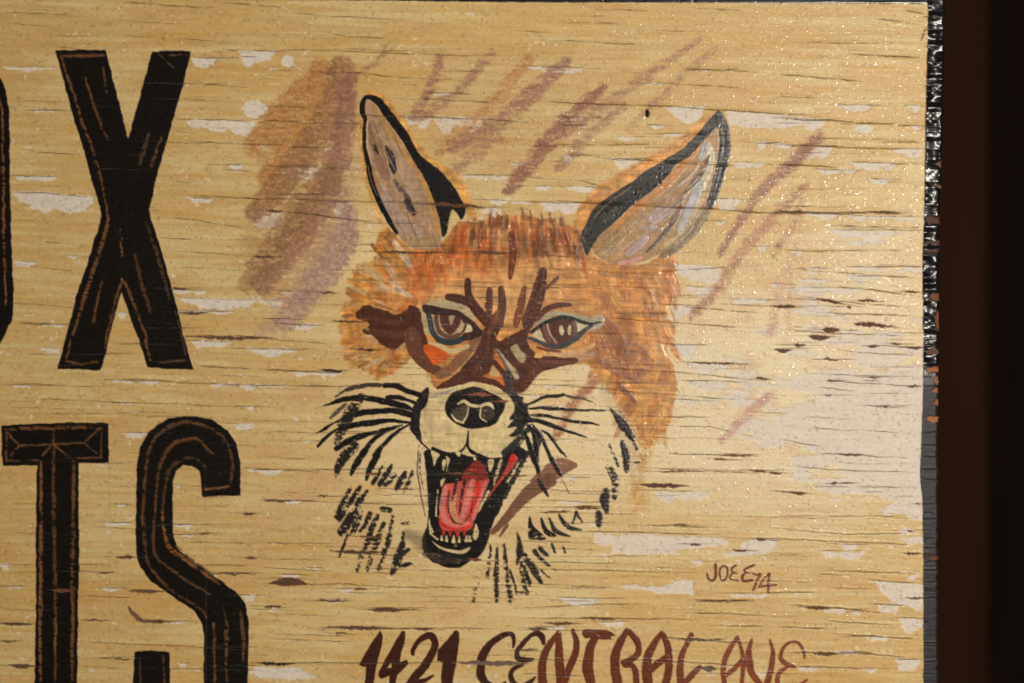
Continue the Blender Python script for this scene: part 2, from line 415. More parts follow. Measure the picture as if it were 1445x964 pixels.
for pts, c in [([(556,500),(560,512),(552,526)], (200,96,36)), ([(548,484),(556,496)], (200,100,40)), ([(590,415),(578,428),(566,440)], (200,106,46)), ([(575,380),(590,400),(584,420)], (200,104,50)),
               ([(538,362),(552,384),(560,400)], (190,154,126)), ([(552,400),(568,412),(580,418)], (200,182,164)), ([(556,340),(570,362),(580,376)], (198,180,154)), ([(526,346),(540,364)], (150,96,52)), ([(545,335),(556,352)], (140,92,56))]:
    F(pts, [6,9,6], c, alpha=0.85, dry=0.15, var=0.2)
# right cheek
for i in range(95):
    x = r.uniform(835, 948); y = r.uniform(372, 600)
    if x < 830 + (y - 480) * 0.55: continue
    fur(x, y, math.radians(70 + r.uniform(-20, 25) + (40 if y > 480 else 0)), r.uniform(22, 46), r.uniform(8, 14),
        r.choice([(198,132,64),(188,120,58),(206,150,82),(176,106,54),(208,160,98)]), alpha=0.6, dry=0.22)
for i in range(30):
    x = r.uniform(885, 918); y = r.uniform(600, 715)
    fur(x, y, math.radians(100 + r.uniform(-15, 15)), r.uniform(16, 34), r.uniform(6, 11), r.choice([(204,154,84),(202,166,108),(190,160,118)]), alpha=0.5, dry=0.42)
fm = (ID == FOX)
C[:] = np.where(fm[..., None], C * (1 + 0.34 * (N_BLOT - 0.5) + 0.22 * (fbm(7, 26, 95, 2) - 0.5) + 0.16 * (N_RIDGE - 0.5))[..., None], C)
k3 = (sstep(0.55, 0.8, fbm(20, 30, 96, 3)) * fm * 0.5)[..., None]; C[:] = C * (1 - k3) + rgb((158, 98, 50)) * k3
k3 = (sstep(0.58, 0.8, fbm(24, 16, 97, 3)) * fm * 0.45)[..., None]; C[:] = C * (1 - k3) + rgb((214, 172, 116)) * k3
glow(690, 420, 105, 30, (222,168,108), 0.75, 1.3)
for i in range(34):
    t = r.random(); ex = np.interp(t, [0,.2,.4,.6,.8,1], [528,494,484,480,488,530]); ey = np.interp(t, [0,.2,.4,.6,.8,1], [352,384,422,456,508,536])
    d = r.uniform(0, 0.45); x = ex + (600 - ex) * d; y = ey + (452 - ey) * d
    fur(x, y, math.atan2(445 - y, 625 - x) + r.uniform(-0.25, 0.25), r.uniform(14, 26), r.uniform(4, 8), r.choice([(212,186,136),(198,172,146),(150,92,44),(204,112,44),(210,160,80),(128,76,42)]), alpha=0.7, dry=0.2)
for i in range(46):
    x = r.uniform(590, 815); top = np.interp(x, [590,630,650,690,720,760,800,820], [354,338,315,303,297,299,311,338])
    fur(x, top + r.uniform(-4, 26), math.radians(92 + (x - 705) * -0.12 + r.uniform(-8, 8)), r.uniform(12, 26), r.uniform(3, 6), r.choice([(118,66,36),(98,54,30),(176,84,36),(190,140,96)] if x > 660 else [(184,84,34),(200,110,50),(140,76,38)]), alpha=0.7, dry=0.2)
for i in range(26):
    fur(r.uniform(893, 940), r.uniform(575, 625), math.radians(95 + r.uniform(-20, 20)), r.uniform(14, 34), r.uniform(6, 12), r.choice([(202,146,74),(206,160,92),(194,134,66)]), alpha=0.6, dry=0.35)
P([(832,492),(850,478),(880,480),(908,488),(918,505),(913,525),(900,540),(884,526),(860,516),(842,510)], (148,94,66), alpha=0.75, soft=3, warp=3, dry=0.1)
F([(848,452),(866,470),(878,496)], [16,20,14], (146,86,54), alpha=0.7, soft=2)
F([(848,512),(874,526),(898,538)], [8,13,6], (146,98,78), alpha=0.8, dry=0.15)
F([(874,544),(886,556),(897,567)], [7,8,5], (132,84,70), alpha=0.85)
F([(852,548),(878,596),(890,640),(905,690)], [14,22,20,14], (184,164,128), alpha=0.4, soft=4, idthr=0.9)
F([(910,630),(908,690),(893,738)], [16,22,14], (204,156,88), alpha=0.4, dry=0.4)
# light patches beside the right eye
P([(826,452),(846,444),(852,452),(842,464),(826,466)], (188,172,148), alpha=0.9, soft=1.5)
F([(756,503),(788,499),(816,497),(838,486)], [8,10,9,5], (216,166,106), alpha=0.9)
F([(790,500),(815,505),(836,500)], [6,12,10], (176,140,120), alpha=0.7, soft=2)

DK = (80, 42, 27)
T1 = tile(570, 400, 150); T2 = tile(710, 400, 150); T3 = tile(570, 490, 150); T4 = tile(690, 480, 150)
MASK = fx('brown_mask')
P([(510,433),(520,431),(539,437),(559,443),(574,437),(577,431),(592,437),(597,464),(602,480),(604,492),(590,492),(575,480),(560,492),(540,488),(530,476),(512,470),(520,456),(503,447)], (80,43,29), pid=MASK, warp=2.5)
F([(505,447),(530,450),(560,456)], [5,8,8], (88,52,38), pid=MASK)
F([(515,466),(540,470),(570,474)], [6,9,8], (92,56,40), pid=MASK, dry=0.2)
F([(580,472),(588,497),(604,515),(624,527)], [22,21,17,12], (104,62,45), pid=MASK, var=0.12)
F([(620,529),(640,518),(655,501),(668,486),(677,472)], [12,16,15,12,8], (140,94,64), pid=MASK, var=0.12)
F([(630,535),(655,514),(671,494),(677,483)], [1.5,2.5,2.5,1.5], (204,152,104), pid=MASK)
P([(597,489),(605,486),(620,490),(633,500),(632,506),(622,512),(612,515),(603,502)], (206,92,30), pid=MASK)
F([(606,484),(622,489),(640,496),(660,488)], [4,7,8,6], (204,178,130), alpha=0.9)
# nose bridge
BR = fx('nose_bridge')
P([(682,466),(680,475),(669,499),(656,514),(647,525),(632,535),(616,547),(634,547),(653,542),(674,540),(689,542),(705,548),(714,554),(738,554),(752,538),(763,525),(779,520),
   (812,513),(813,505),(799,505),(783,503),(769,502),(762,506),(753,504),(756,498),(748,490),(745,484),(744,479),(746,466),(736,466),(720,477),(708,482),(701,478),(705,466),(707,447),(700,443),(692,447),(685,443),(688,458)],
  DK, pid=BR, warp=1.6, var=0.10)
F([(686,455),(690,430),(691,410)], [14,12,9], (98,60,48), pid=BR, dry=0.1)
F([(704,457),(709,430),(707,408)], [14,12,9], (94,56,44), pid=BR, dry=0.1)
F([(702,440),(696,456),(690,470)], 6, (140,82,52), pid=BR, alpha=0.7, dry=0.2)
P(T3((1075,385),(1160,340),(1200,250),(1260,300),(1330,400),(1370,530),(1250,450),(1130,410)), (202,112,46), pid=BR)
P(T3((1165,370),(1200,255),(1250,300),(1290,390),(1220,400)), (198,168,116), pid=BR, soft=1.5)
P(T4((70,110),(60,230),(130,320),(230,430),(190,320),(120,180)), (202,114,46), pid=BR)
F(T4((90,120),(180,240),(250,400)), [3,4.5,4], (104,104,102), pid=BR)
F(T4((115,130),(220,270),(330,420),(375,510)), [1.5,3,8,7], (188,166,134), pid=BR, dry=0.1)
P(T4((290,110),(370,60),(430,140),(510,210),(460,320),(380,260)), (176,156,116), pid=BR)
F([(762,508),(790,512),(810,510)], [4,6,4], (128,72,48), pid=BR, alpha=0.6)
F([(740,545),(750,530),(757,520)], [10,12,8], (112,56,36), pid=BR, alpha=0.5, dry=0.3)
F([(716,526),(718,545),(726,562),(738,576)], [8,11,13,14], (62,56,50), pid=BR, dry=0.08)
for p, c in [([(690,470),(684,500),(668,528)], (100,62,46)), ([(700,490),(690,512),(672,534)], (92,54,40)), ([(730,512),(748,520),(752,534)], (106,62,46)), ([(650,530),(640,540),(626,545)], (96,58,44)), ([(742,500),(752,512),(770,514)], (96,56,42))]:
    F(p, [4,8,4], c, pid=BR, alpha=0.55, dry=0.3, var=0.2)
# brow strokes
BW = fx('brow_stroke'); F(T1((605,190),(720,205),(850,255),(960,330),(1050,450),(1140,530)), [10,13,14,15,14,12], DK, pid=BW)
BW = fx('brow_stroke'); F([(660,396),(661,414),(668,430),(680,444)], [8,11,13,13], DK, pid=BW)
BW = fx('brow_stroke'); F(T2((290,60),(255,250),(205,450),(175,560)), [7,12,12,8], (128,72,42), pid=BW, dry=0.08)
BW = fx('brow_stroke'); F([(766,384),(762,405),(757,425),(747,450),(744,460)], [13,19,21,20,12], (84,45,30), pid=BW, dry=0.04)
F([(771,407),(780,399),(787,392)], [6,6,5], (110,68,56), pid=BW, dry=0.15)
BW = fx('brow_stroke'); F([(722,330),(724,360),(720,392)], [9,12,6], (112,52,28), pid=BW, dry=0.15)
# left eye
EYE = fx('eye', 'narrow eye with dark lid beside the brown mask')
P(T1((270,290),(400,228),(600,232),(800,290),(900,350),(965,480),(940,490),(800,400),(560,340),(350,290)), (190,170,134), pid=EYE)
P(T1((230,340),(320,420),(370,600),(375,690),(285,680),(250,520)), (186,164,124), pid=EYE)
P(T1((420,400),(500,415),(700,440),(800,520),(850,560),(800,690),(640,750),(500,690),(430,560)), (182,156,118), pid=EYE)
F(T1((440,420),(450,560),(510,680),(630,735),(740,700)), 6, (104,70,58), pid=EYE)
P(T1((485,440),(600,425),(640,560),(695,440),(755,460),(765,540),(715,630),(640,700),(580,670),(515,590)), (88,48,38), pid=EYE, warp=0.5)
P(T1((610,450),(690,440),(665,520),(640,570),(620,520)), (178,154,124), pid=EYE, warp=0.3)
F(T1((400,420),(405,560),(450,680),(530,740)), [1.5,2,2,1], (150,148,140), pid=EYE)
F(T1((330,400),(365,560),(400,680),(480,765),(620,800),(740,780),(850,720)), [7,8,8,8,8.5,9,7], (50,58,62), pid=EYE, var=0.2)
P(T1((245,320),(270,290),(350,290),(560,340),(740,370),(830,430),(950,520),(1040,620),(1090,660),(1080,690),(1000,740),(900,770),(800,760),(820,675),(930,650),(900,560),(820,540),(780,500),(700,440),(560,440),(420,425),(330,420),(265,385)), (58,35,30), pid=EYE, warp=0.5)
P(T1((822,665),(860,570),(900,580),(930,630),(900,655)), (216,202,168), pid=EYE, warp=0.3)
F(T1((840,540),(822,620),(775,690)), 3.4, (84,54,44), pid=EYE)
# right eye
EYE2 = fx('eye', 'wide eye with two pale highlights in its iris')
F(T2((430,600),(560,480),(700,410),(850,420),(1100,470),(1340,500)), [4,6,6,6,6,5], (166,156,130), pid=EYE2)
P(T2((1150,470),(1340,470),(1370,520),(1300,620),(1220,600),(1330,530)), (182,166,144), pid=EYE2)
P(T2((390,715),(520,600),(640,530),(800,485),(950,500),(1150,570),(1060,690),(900,800),(720,840),(560,790)), (206,190,150), pid=EYE2)
P(T2((500,590),(640,520),(950,495),(1010,560),(1010,690),(900,800),(720,848),(600,800),(540,700)), (102,62,49), pid=EYE2, warp=0.4)
P(T2((630,535),(720,490),(930,500),(950,600),(900,760),(800,812),(710,785),(650,660)), (84,42,32), pid=EYE2, warp=0.4)
F(T2((530,580),(565,700),(615,790)), [5,6.5,5], (100,56,44), pid=EYE2)
F(T2((600,550),(632,680),(715,805)), [3,3.6,2.6], (180,144,124), pid=EYE2)
F(T2((950,520),(985,600),(960,690)), [6,6.5,6], (112,74,66), pid=EYE2)
P(T2((760,600),(800,570),(830,660),(800,710),(770,680)), (212,198,152), pid=EYE2, warp=0.3)
P(T2((872,630),(905,560),(922,600),(914,690),(890,705)), (206,190,150), pid=EYE2, warp=0.3)
F(T2((390,660),(500,575),(640,505),(800,465),(920,475),(1080,525),(1200,545),(1330,525)), [5,4.6,5,6.5,6,5,4,1.4], (32,33,33), pid=EYE2)
F(T2((330,740),(450,770),(560,830),(720,865),(860,830),(1000,740),(1120,625),(1220,560)), [4,5.5,5.5,5.5,7,8,6,3.5], (56,61,64), pid=EYE2, var=0.2)
F(T2((350,545),(480,455),(600,350),(740,300),(860,290),(930,295)), [7,8,8,8,6,3], (88,50,40), pid=EYE2)
F(T2((0,812),(180,722),(340,650)), [9,10,7], DK, pid=BR)
F(T2((470,870),(600,905),(780,925)), [3,4,3], (110,62,48), pid=EYE2)

# muzzle
MZ = fx('muzzle', 'cream muzzle with short whisker marks')
TM = tile(580, 530, 180)
P([(596,580),(605,561),(630,552),(660,540),(677,540),(698,547),(717,559),(727,572),(726,585),(730,600),(729,617),(711,638),(692,646),(677,643),(661,634),(650,638),(630,639),(611,634),(596,623),(592,602)], (216,194,142), pid=MZ, warp=1.0)
F([(600,572),(604,590),(612,608)], [8,13,8], (198,164,134), pid=MZ, alpha=0.6, soft=3)
F([(608,561),(622,556),(640,550)], [4,5,3], (166,152,146), pid=MZ, alpha=0.8)
NS = fx('nose', 'black nose with cream highlights')
P(TM((385,350),(410,270),(480,190),(600,150),(720,128),(850,170),(1050,280),(1055,380),(1000,480),(930,560),(720,605),(560,570),(460,510),(400,430)), (22,19,17), pid=NS, warp=0.8, rough=0.28)
P(TM((530,335),(640,340),(645,430),(590,515),(490,460),(465,390)), (76,66,50), pid=NS, dry=0.1)
P(TM((800,380),(900,350),(945,400),(905,500),(840,515),(790,450)), (62,54,44), pid=NS, dry=0.15)
F(TM((528,322),(600,292),(680,337),(780,347),(850,322),(900,332),(935,372)), [2,5,5,4,5,5.5,2], (214,196,148), pid=NS, warp=0.4)
F(TM((650,360),(635,450),(590,525)), [2,2,3], (206,190,148), pid=NS, warp=0.3)
F(TM((458,440),(510,505),(590,535)), [1.5,3.6,3], (210,194,150), pid=NS, warp=0.3)
F(TM((792,365),(786,470),(855,527)), [2,2.6,1.5], (212,194,146), pid=NS, warp=0.3)
# mouth
MO = fx('mouth', 'black open mouth and lower jaw')
P([(599,637),(609,635),(625,639),(650,641),(680,646),(703,648),(717,636),(727,628),(736,631),(746,643),(727,669),(717,686),(709,711),(700,731),(691,752),(686,770),(676,786),(665,792),(650,800),
   (636,801),(617,796),(602,785),(596,772),(596,760),(602,744),(604,721),(603,690),(601,660)], (22,19,17), pid=MO, warp=1.6, rough=0.28)
F([(746,640),(726,672),(712,702)], [10,9,6], (38,35,32), pid=MO, dry=0.25, warp=2)
F([(661,608),(660,622),(661,632),(668,639)], [1.8,4.2,3.6,5], (23,20,18), pid=MO)
F([(660,624),(655,632),(649,638)], [2.5,3,4], (23,20,18), pid=MO)
F([(611,633),(630,640),(650,640)], 5, (23,20,18), pid=MO)
F([(664,636),(674,642),(690,648),(705,648)], 5, (23,20,18), pid=MO)
F([(600,782),(622,790),(648,792)], [8,12,8], (82,68,62), pid=MO, alpha=0.6, dry=0.35)
CR = (212, 192, 142)
F([(707,650),(701,668),(697,684)], [5,5,3], (200,182,136), pid=MO, dry=0.25)
F([(689,694),(682,708),(675,722)], [5,4,3], (196,180,130), pid=MO, dry=0.2)
F([(736,648),(726,664),(716,680)], [3,5,3], (206,188,140), pid=MO, dry=0.3)
F([(618,692),(616,712),(615,728)], 2.2, CR, pid=MO, dry=0.25)
TG = fx('tongue', 'pink and red tongue')
P([(626,686),(640,682),(667,675),(690,676),(687,686),(677,706),(670,728),(667,741),(664,746),(655,749),(630,749),(621,744),(619,731),(622,712)], (204,84,72), pid=TG, warp=1.0, var=0.1)
P([(658,662),(672,650),(684,660),(688,676),(665,679),(652,676)], (132,38,32), pid=TG, dry=0.05)
F([(628,690),(624,718),(631,742)], [7,8,6], (216,128,118), pid=TG)
F([(641,700),(638,718),(646,736)], [7,10,6], (208,150,104), pid=TG, dry=0.1)
F([(667,679),(657,712),(650,736)], [7,8,6], (216,126,116), pid=TG)
F([(674,682),(675,700),(666,722)], [8,8,6], (212,54,40), pid=TG)
F([(686,680),(678,702),(668,732)], [5,6,5], (214,112,100), pid=TG)
F([(621,737),(638,746),(664,743)], [5,5,5], (202,58,46), pid=TG)
F([(626,730),(642,742),(660,738)], [4,5,4], (216,118,104), pid=TG)
F([(634,692),(633,716),(639,735),(653,740)], [1.5,2,2,1.2], (48,34,30), pid=TG, dry=0.1)
F([(644,680),(641,694),(638,708)], [5,4,3], (52,40,36), pid=TG, dry=0.3)
F([(656,678),(652,698),(648,728)], [5,5,2], (46,36,32), pid=TG, dry=0.2)
F([(668,702),(664,724),(655,737)], [1.5,2.5,1.5], (70,36,32), pid=TG, dry=0.2)
LIP = fx('lip', 'thin red edge of the cheek')
P([(723,641),(731,647),(722,662),(714.5,671),(697,692),(687,707),(694.6,691),(709.5,668.6),(717,652)], (194,66,54), pid=LIP, warp=0.5)
P([(723,640),(728,647),(722,652),(718,650)], (216,34,26), pid=LIP, warp=0.3)
TU = tile(580, 625, 180); TL = tile(580, 700, 180)
for q in [TU((230,90),(325,130),(290,190),(262,262),(245,180)), TU((395,150),(440,185),(425,240),(400,335),(410,230)), TU((355,200),(405,205),(365,315)),
          TU((500,105),(565,108),(540,158)), TU((620,50),(662,112),(635,152),(603,100)), TU((703,148),(742,182),(715,202)), TU((335,430),(388,402),(345,502)),
          TU((870,198),(942,200),(892,335)), TL((205,240),(225,330),(255,405),(215,425),(198,330)), TL((735,310),(766,420),(742,492),(708,492),(703,430)),
          TL((330,500),(345,440),(365,505)), TL((385,512),(402,440),(420,515)), TL((460,525),(482,440),(505,525)), TL((530,520),(546,450),(562,520)), TL((605,515),(630,440),(648,515)), TL((648,512),(658,440),(690,512))]:
    P(q, CR, pid=fx('tooth'), warp=0.3, h=0.14, soft=0.6)
for q in [TL((348,385),(390,388),(368,455)), TL((425,390),(465,392),(442,455)), TL((500,392),(562,390),(520,468)), TL((588,388),(626,385),(600,452))]:
    P(q, (206,44,34), pid=TG, warp=0.3)
P(TL((235,508),(330,570),(450,605),(560,615),(672,578),(640,630),(570,657),(450,640),(320,592)), (208,184,134), pid=MO, warp=0.4)
F(TL((213,425),(300,492)), [2,2.6], CR, pid=MO)

# whiskers and dry black fur marks
BK = (23, 19, 17)
def whisker(pts, w, col=BK, name='whisker', **k):
    if name == 'fur_stroke' and col is BK: col = (40, 35, 31); k.setdefault('soft', 1.0)
    F(pts, w, col, pid=fx(name), **dict(dict(rough=0.28, warp=1.2, h=0.14), **k))
W4 = tile(440, 530, 180); W5 = tile(440, 630, 180)
whisker(W4((270,250),(400,160),(600,115),(770,108)), [2,6,6,6], (62,55,52), dry=0.05)
whisker(W4((820,112),(960,122),(1100,180),(1245,230)), [6,8,7,7])
whisker(W4((120,350),(260,300),(400,265),(560,250),(720,275),(880,305),(1050,350),(1140,385)), [1,5,8,8,8,10,8,4])
whisker(W4((860,245),(980,245),(1100,285),(1190,325)), [6,7,5,4])
whisker(W4((50,660),(150,600),(250,540),(400,480),(560,425),(740,405),(900,395),(1020,415),(1145,455)), [1,5,2,7,9,8,8,9,9])
whisker(W4((310,640),(340,590),(480,562),(700,532),(900,510),(1112,532)), [3,9,8,9,6,3])
whisker(W4((280,830),(400,750),(560,685),(720,645),(860,600),(1020,560)), [7,10,8,6,4,2], dry=0.06)
whisker(W4((70,800),(130,730),(220,650),(310,600)), [4,5.5,4,2])
whisker(W4((560,240),(450,400),(350,580),(290,760)), [10,17,17,9], dry=0.42, name='fur_stroke')
whisker(W4((380,330),(290,410),(205,490)), [5,7,3], (86,78,72), dry=0.35, name='fur_stroke')
whisker(W4((1022,560),(830,640),(700,725),(600,845)) + W5((600,50),(520,170),(440,315)), [2,4,6,8,9,11,5], dry=0.04)
whisker(W4((1112,550),(960,640),(830,765),(720,905)) + W5((740,100),(670,230),(615,385)), [3,5,6,8,9,10,3], dry=0.05)
for p, w, d in [(W5((480,0),(380,100),(300,230),(275,350)), [14,15,11,3], .22), (W5((800,230),(745,330),(690,420)), [3,7,6], .22), (W5((900,210),(840,330),(770,430)), [4,10,8], .2),
                (W5((930,330),(880,390),(830,440)), [8,8,5], .42), (W5((1060,290),(1010,390),(960,475)), [5,11,7], .08), (W5((1140,290),(1095,400),(1045,520)), [5,7,2], .42),
                (W5((545,465),(450,610),(310,830)), [6,8,8], .22), (W5((440,460),(370,610),(285,790)), [4,8,9], .38), (W5((625,515),(560,600)), [6,8], .35), (W5((530,640),(440,800),(335,960)), [6,12,12], .34)]:
    whisker(p, w, dry=d, name='fur_stroke')
W6 = tile(440, 680, 210)
W6 = (lambda *p: [(440 + a * 180 / 1239, 680 + b * 180 / 1239) for a, b in p])
for p, w, d in [(W6((480,150),(400,330),(290,500)), [8,12,10], .4), (W6((345,520),(300,640),(270,730)), [4,5,2], .3), (W6((470,300),(430,420),(380,520)), [8,10,6], .5), (W6((570,310),(520,420),(470,480)), [7,9,5], .5),
                (W6((640,330),(590,430),(520,640)), [6,9,8], .38), (W6((700,400),(640,560),(590,700),(540,860)), [6,9,9,5], .42), (W6((785,340),(745,560),(700,700),(650,850)), [6,8,7,6], .4),
                (W6((490,690),(465,780),(440,860)), [8,8,5], .55), (W6((600,560),(540,600),(510,640)), [6,7,5], .4), (W6((890,500),(870,620)), [5,7], .6), (W6((880,600),(835,760),(780,890)), [8,14,7], .24),
                (W6((945,660),(900,690),(850,720)), [5,6,5], .1), (W6((965,795),(910,810),(860,820)), [4,6,5], .1), (W6((690,265),(755,275)), [8,8], .12), (W6((880,405),(940,400)), [4,5], .5)]:
    whisker(p, w, dry=d, name='fur_stroke')
F([(575,755),(590,762),(596,772)], [14,18,12], (96,84,66), soft=5, alpha=0.5, pid=FOX, idthr=0.9)
whisker([(591,630),(589.5,661),(592,686),(599.5,728)], [1.2,1.6,1.6,1.0], dry=0.1, name='fur_stroke')
whisker([(593,632),(593,662),(597,690)], [1.6,2,1.2], dry=0.5, name='fur_stroke')
PAD = fx('whisker_pad')
P(W4((1240,200),(1320,130),(1325,240),(1290,340),(1232,420),(1225,560),(1240,690),(1220,740),(1150,665),(1112,600),(1120,500),(1140,380),(1180,300)), (30,26,24), pid=PAD, warp=1.4, var=0.2)
F(W4((1220,715),(1250,770),(1335,842)), [4,2.4,2], BK, pid=PAD)
W7 = tile(700, 560, 180)
PAD2 = fx('whisker_pad')
P(W7((170,0),(300,0),(312,60),(365,80),(372,200),(450,290),(350,300),(275,425),(150,447),(240,350),(128,347),(205,262),(148,257),(212,160),(200,80)), (30,27,25), pid=PAD2, warp=1.4, var=0.2)
F([(745,606),(730,624),(712,640)], [8,12,10], (44,41,37), pid=PAD2, dry=0.12)
F([(750,602),(758,618),(755,636)], [8,14,8], (46,42,39), pid=PAD2, dry=0.05)
whisker([(746,570),(767,561),(783,559),(797,557.5)], [3,4.5,5,3.5]); whisker([(800,559),(815,561),(836,567)], [3.5,4,1.5], (78,62,52))
whisker(W7((380,135),(500,125),(620,130),(780,145),(950,150),(1230,155)), [3,4,6.5,4,3.5,2.5], dry=0.03)
whisker(W7((390,205),(480,205),(640,230),(820,265),(900,280),(1040,295),(1170,318)), [2,5,4.5,4,5,4,1.5], dry=0.03)
whisker(W7((350,258),(480,270),(620,325),(760,375),(900,420),(1030,467)), [7,6.5,6.5,5,4,1.5])
whisker(W7((520,380),(600,430),(660,520),(740,620),(800,680)), [2,5,4,4,1.5])
whisker(W7((350,320),(480,400),(560,560),(620,700),(680,810),(730,890)), [3,6,5,5.5,5.5,4])
whisker(W7((330,400),(370,520),(430,700),(495,890)), [4,7,7.5,6]); whisker(W7((420,410),(465,600),(472,800)), [3,6,3])
W8 = (lambda *p: [(660 + a * 240 / 1157, 660 + b * 240 / 1157) for a, b in p])
# brown strokes by the jaw
JS = fx('jaw_stroke')
P(W7((610,745),(720,690),(830,710),(930,775),(880,812),(760,890),(640,963),(380,963),(520,830)), (124,80,58), pid=JS, alpha=0.88, warp=1.6)
F(W8((560,85),(430,160),(340,250),(240,370),(168,440)), [20,20,15,11,7], (110,70,50), pid=JS, alpha=0.9, var=0.12)
F(W8((270,390),(245,430),(220,467)), [5,5,2.5], (120,80,62), pid=JS)
whisker(W8((480,85),(515,140),(547,195)), [4,7,2]); whisker(W8((640,80),(690,172)), [1.2,0.8], (70,56,46))
whisker(W7((640,700),(690,810),(735,890)), [5,5.5,4])
V = tile(720, 480, 360)
for p, w, d in [(V((568,388),(635,475),(692,555)), [2,13,9], .05), (V((690,560),(715,618)), [4,5], .2), (V((635,580),(655,660),(660,735)), [7,11,8], .34), (V((562,595),(590,660),(610,710)), [5,5,4], .45),
                (V((560,730),(590,800),(590,890)), [12,14,8], .55), (V((700,700),(745,680)), [5,4], .5),
                (W8((940,165),(930,220),(945,300)), [12,14,6], .15), (W8((890,310),(893,360),(892,395)), [9,11,6], .18),
                (W8((558,350),(600,430),(692,467)), [3,7,2], .12), (W8((622,322),(680,400),(772,422)), [3,9,2], .3), (W8((740,300),(718,375)), [4,3], .1), (W8((738,305),(778,367)), [5,3], .1),
                (W8((338,445),(355,560),(335,650)), [1.5,10,4], .12), (W8((385,595),(440,680),(502,782)), [8,12,5], .15), (W8((370,650),(395,720),(425,800)), [6,8,5], .42),
                (W8((455,570),(520,640),(605,702)), [7,5,1], .15), (W8((495,550),(540,595)), [7,5], .15), (W8((575,518),(590,575)), [4,4], .4), (W8((650,533),(662,580)), [4,4], .45),
                (W8((155,530),(145,640),(135,745)), [3,6,5], .58), (W8((200,545),(195,720),(197,905)), [3,8,6], .38), (W8((248,520),(265,700),(292,912)), [3,8,7], .38), (W8((290,700),(330,850)), [3,4], .25), (W8((60,760),(40,900)), [8,8], .68),
                (W8((360,700),(400,850)), [7,7], .5), (W8((500,700),(560,750)), [3,2], .4)]:
    whisker(p, w, dry=d, name='fur_stroke')
for q in [W8((420,330),(452,400),(532,482),(470,492),(413,482)), W8((505,335),(530,400),(605,462),(560,472),(510,430),(493,360))]:
    P(q, BK, pid=fx('fur_stroke'), dry=0.08)

# ears
E1 = fx('ear', 'ear with thick black outline and brown inside')
P([(518,140),(531,150),(540,163),(565,197),(590,237),(607,270),(617,297),(622,320),(620,346),(600,353),(575,346),(560,328),(537,290),(524,250),(518,225),(516,190),(517,165)], (170,136,104), pid=E1)
F([(524,175),(530,200),(536,225),(545,250)], [10,16,18,12], (134,98,76), pid=E1, alpha=0.7, dry=0.12)
F([(538,188),(556,214),(574,246),(585,280)], [8,16,20,14], (184,152,126), pid=E1, alpha=0.7, dry=0.1)
F([(536,262),(548,290),(566,318),(590,330)], [8,20,24,14], (172,150,142), pid=E1, alpha=0.75, dry=0.12)
F([(575,335),(598,342),(612,338)], [10,14,8], (168,140,96), pid=E1, alpha=0.8)
F([(528,152),(545,180),(575,222),(600,262),(613,300),(618,330)], [3,6,6,8,9,7], (194,142,74), pid=E1, alpha=0.85, dry=0.05)
F([(520,210),(528,250),(538,275)], [3,4,3], (190,120,70), pid=E1, alpha=0.7)
F([(519,170),(518,200),(524,232)], [2,2.5,2], (214,186,140), pid=E1, alpha=0.9)
for p, w, d in [([(528,206),(533,216)], [5,5], .3), ([(545,208),(552,221),(556,240)], [5,10,8], .22), ([(550,232),(556,244)], [5,4], .3)]: F(p, w, (46,41,39), pid=E1, dry=d)
F([(557,255),(566,268),(578,282)], [5,8,6], (96,80,74), pid=E1, dry=0.25)
F([(574,284),(579,292),(584,302)], [8,11,6], (52,46,44), pid=E1, dry=0.12)
F([(575,300),(590,300),(602,296)], [2,2,1], (150,100,80), pid=E1)
for i in range(60):
    t = r.random(); y = 165 + 170 * t; xl = np.interp(y, [150,190,225,250,290,328,340], [520,519,521,527,540,562,575]); xr = np.interp(y, [150,163,197,237,270,297,340], [529,538,562,587,604,614,619])
    x = xl + (xr - xl) * r.random(); L = r.uniform(12, 30)
    F([(x, y), (x + L * 0.18, y + L * 0.5), (x + L * 0.42, y + L)], [1, r.uniform(1.5, 3.2), 0.8], r.choice([(196,166,136),(128,94,74),(150,116,96),(176,150,142),(190,140,80),(108,84,72)]), pid=E1, alpha=0.6, dry=0.2)
P([(511,145),(517,134),(534,137),(544,147),(555,161),(570,180),(580,196),(590,215),(602,227),(620,240),(635,257),(645,271),(655,290),(657,299),(651,310),(645,302),(638,296),(634,308),(632,322),(629,331),(624,334),(621,315),(616,295),(607,270),(597,249),
   (587,232),(576,213),(565,195),(550,175),(540,161),(531,148),(519,140)], (22,19,17), pid=E1, warp=1.0, rough=0.28)
F([(517,136),(512,146),(512,160),(515,168),(514,182),(514,197),(515,212),(519,228),(522,246),(525,258),(530,273),(538,291),(549,311),(560,329)], [4,8,8,6,4,5.5,5,7,8.5,8.5,8,8,7,4], (22,19,17), pid=E1, rough=0.28)
F([(519,234),(524,256),(532,276)], [1,1.4,1], (120,104,86), pid=E1)
E2 = fx('ear', 'ear with grey and lavender inside')
P([(1009,180),(1014,200),(1012,225),(1004,260),(990,295),(970,325),(945,350),(910,368),(875,374),(850,366),(835,350),(850,330),(880,305),(915,272),(945,245),(975,218),(995,197)], (166,128,84), pid=E2)
F([(985,208),(958,240),(928,268),(898,292),(872,322)], [6,12,16,18,16], (190,126,62), pid=E2, alpha=0.8, dry=0.1)
F([(905,300),(880,325),(858,348)], [12,18,18], (150,122,84), pid=E2, alpha=0.7, dry=0.2)
F([(895,330),(880,348),(866,362)], [14,18,12], (196,146,90), pid=E2, alpha=0.6, dry=0.15)
F([(1000,205),(1002,225),(996,250),(986,268)], [8,12,11,8], (200,186,152), pid=E2, alpha=0.9)
F([(996,208),(990,222)], [14,10], (170,166,166), pid=E2, alpha=0.9)
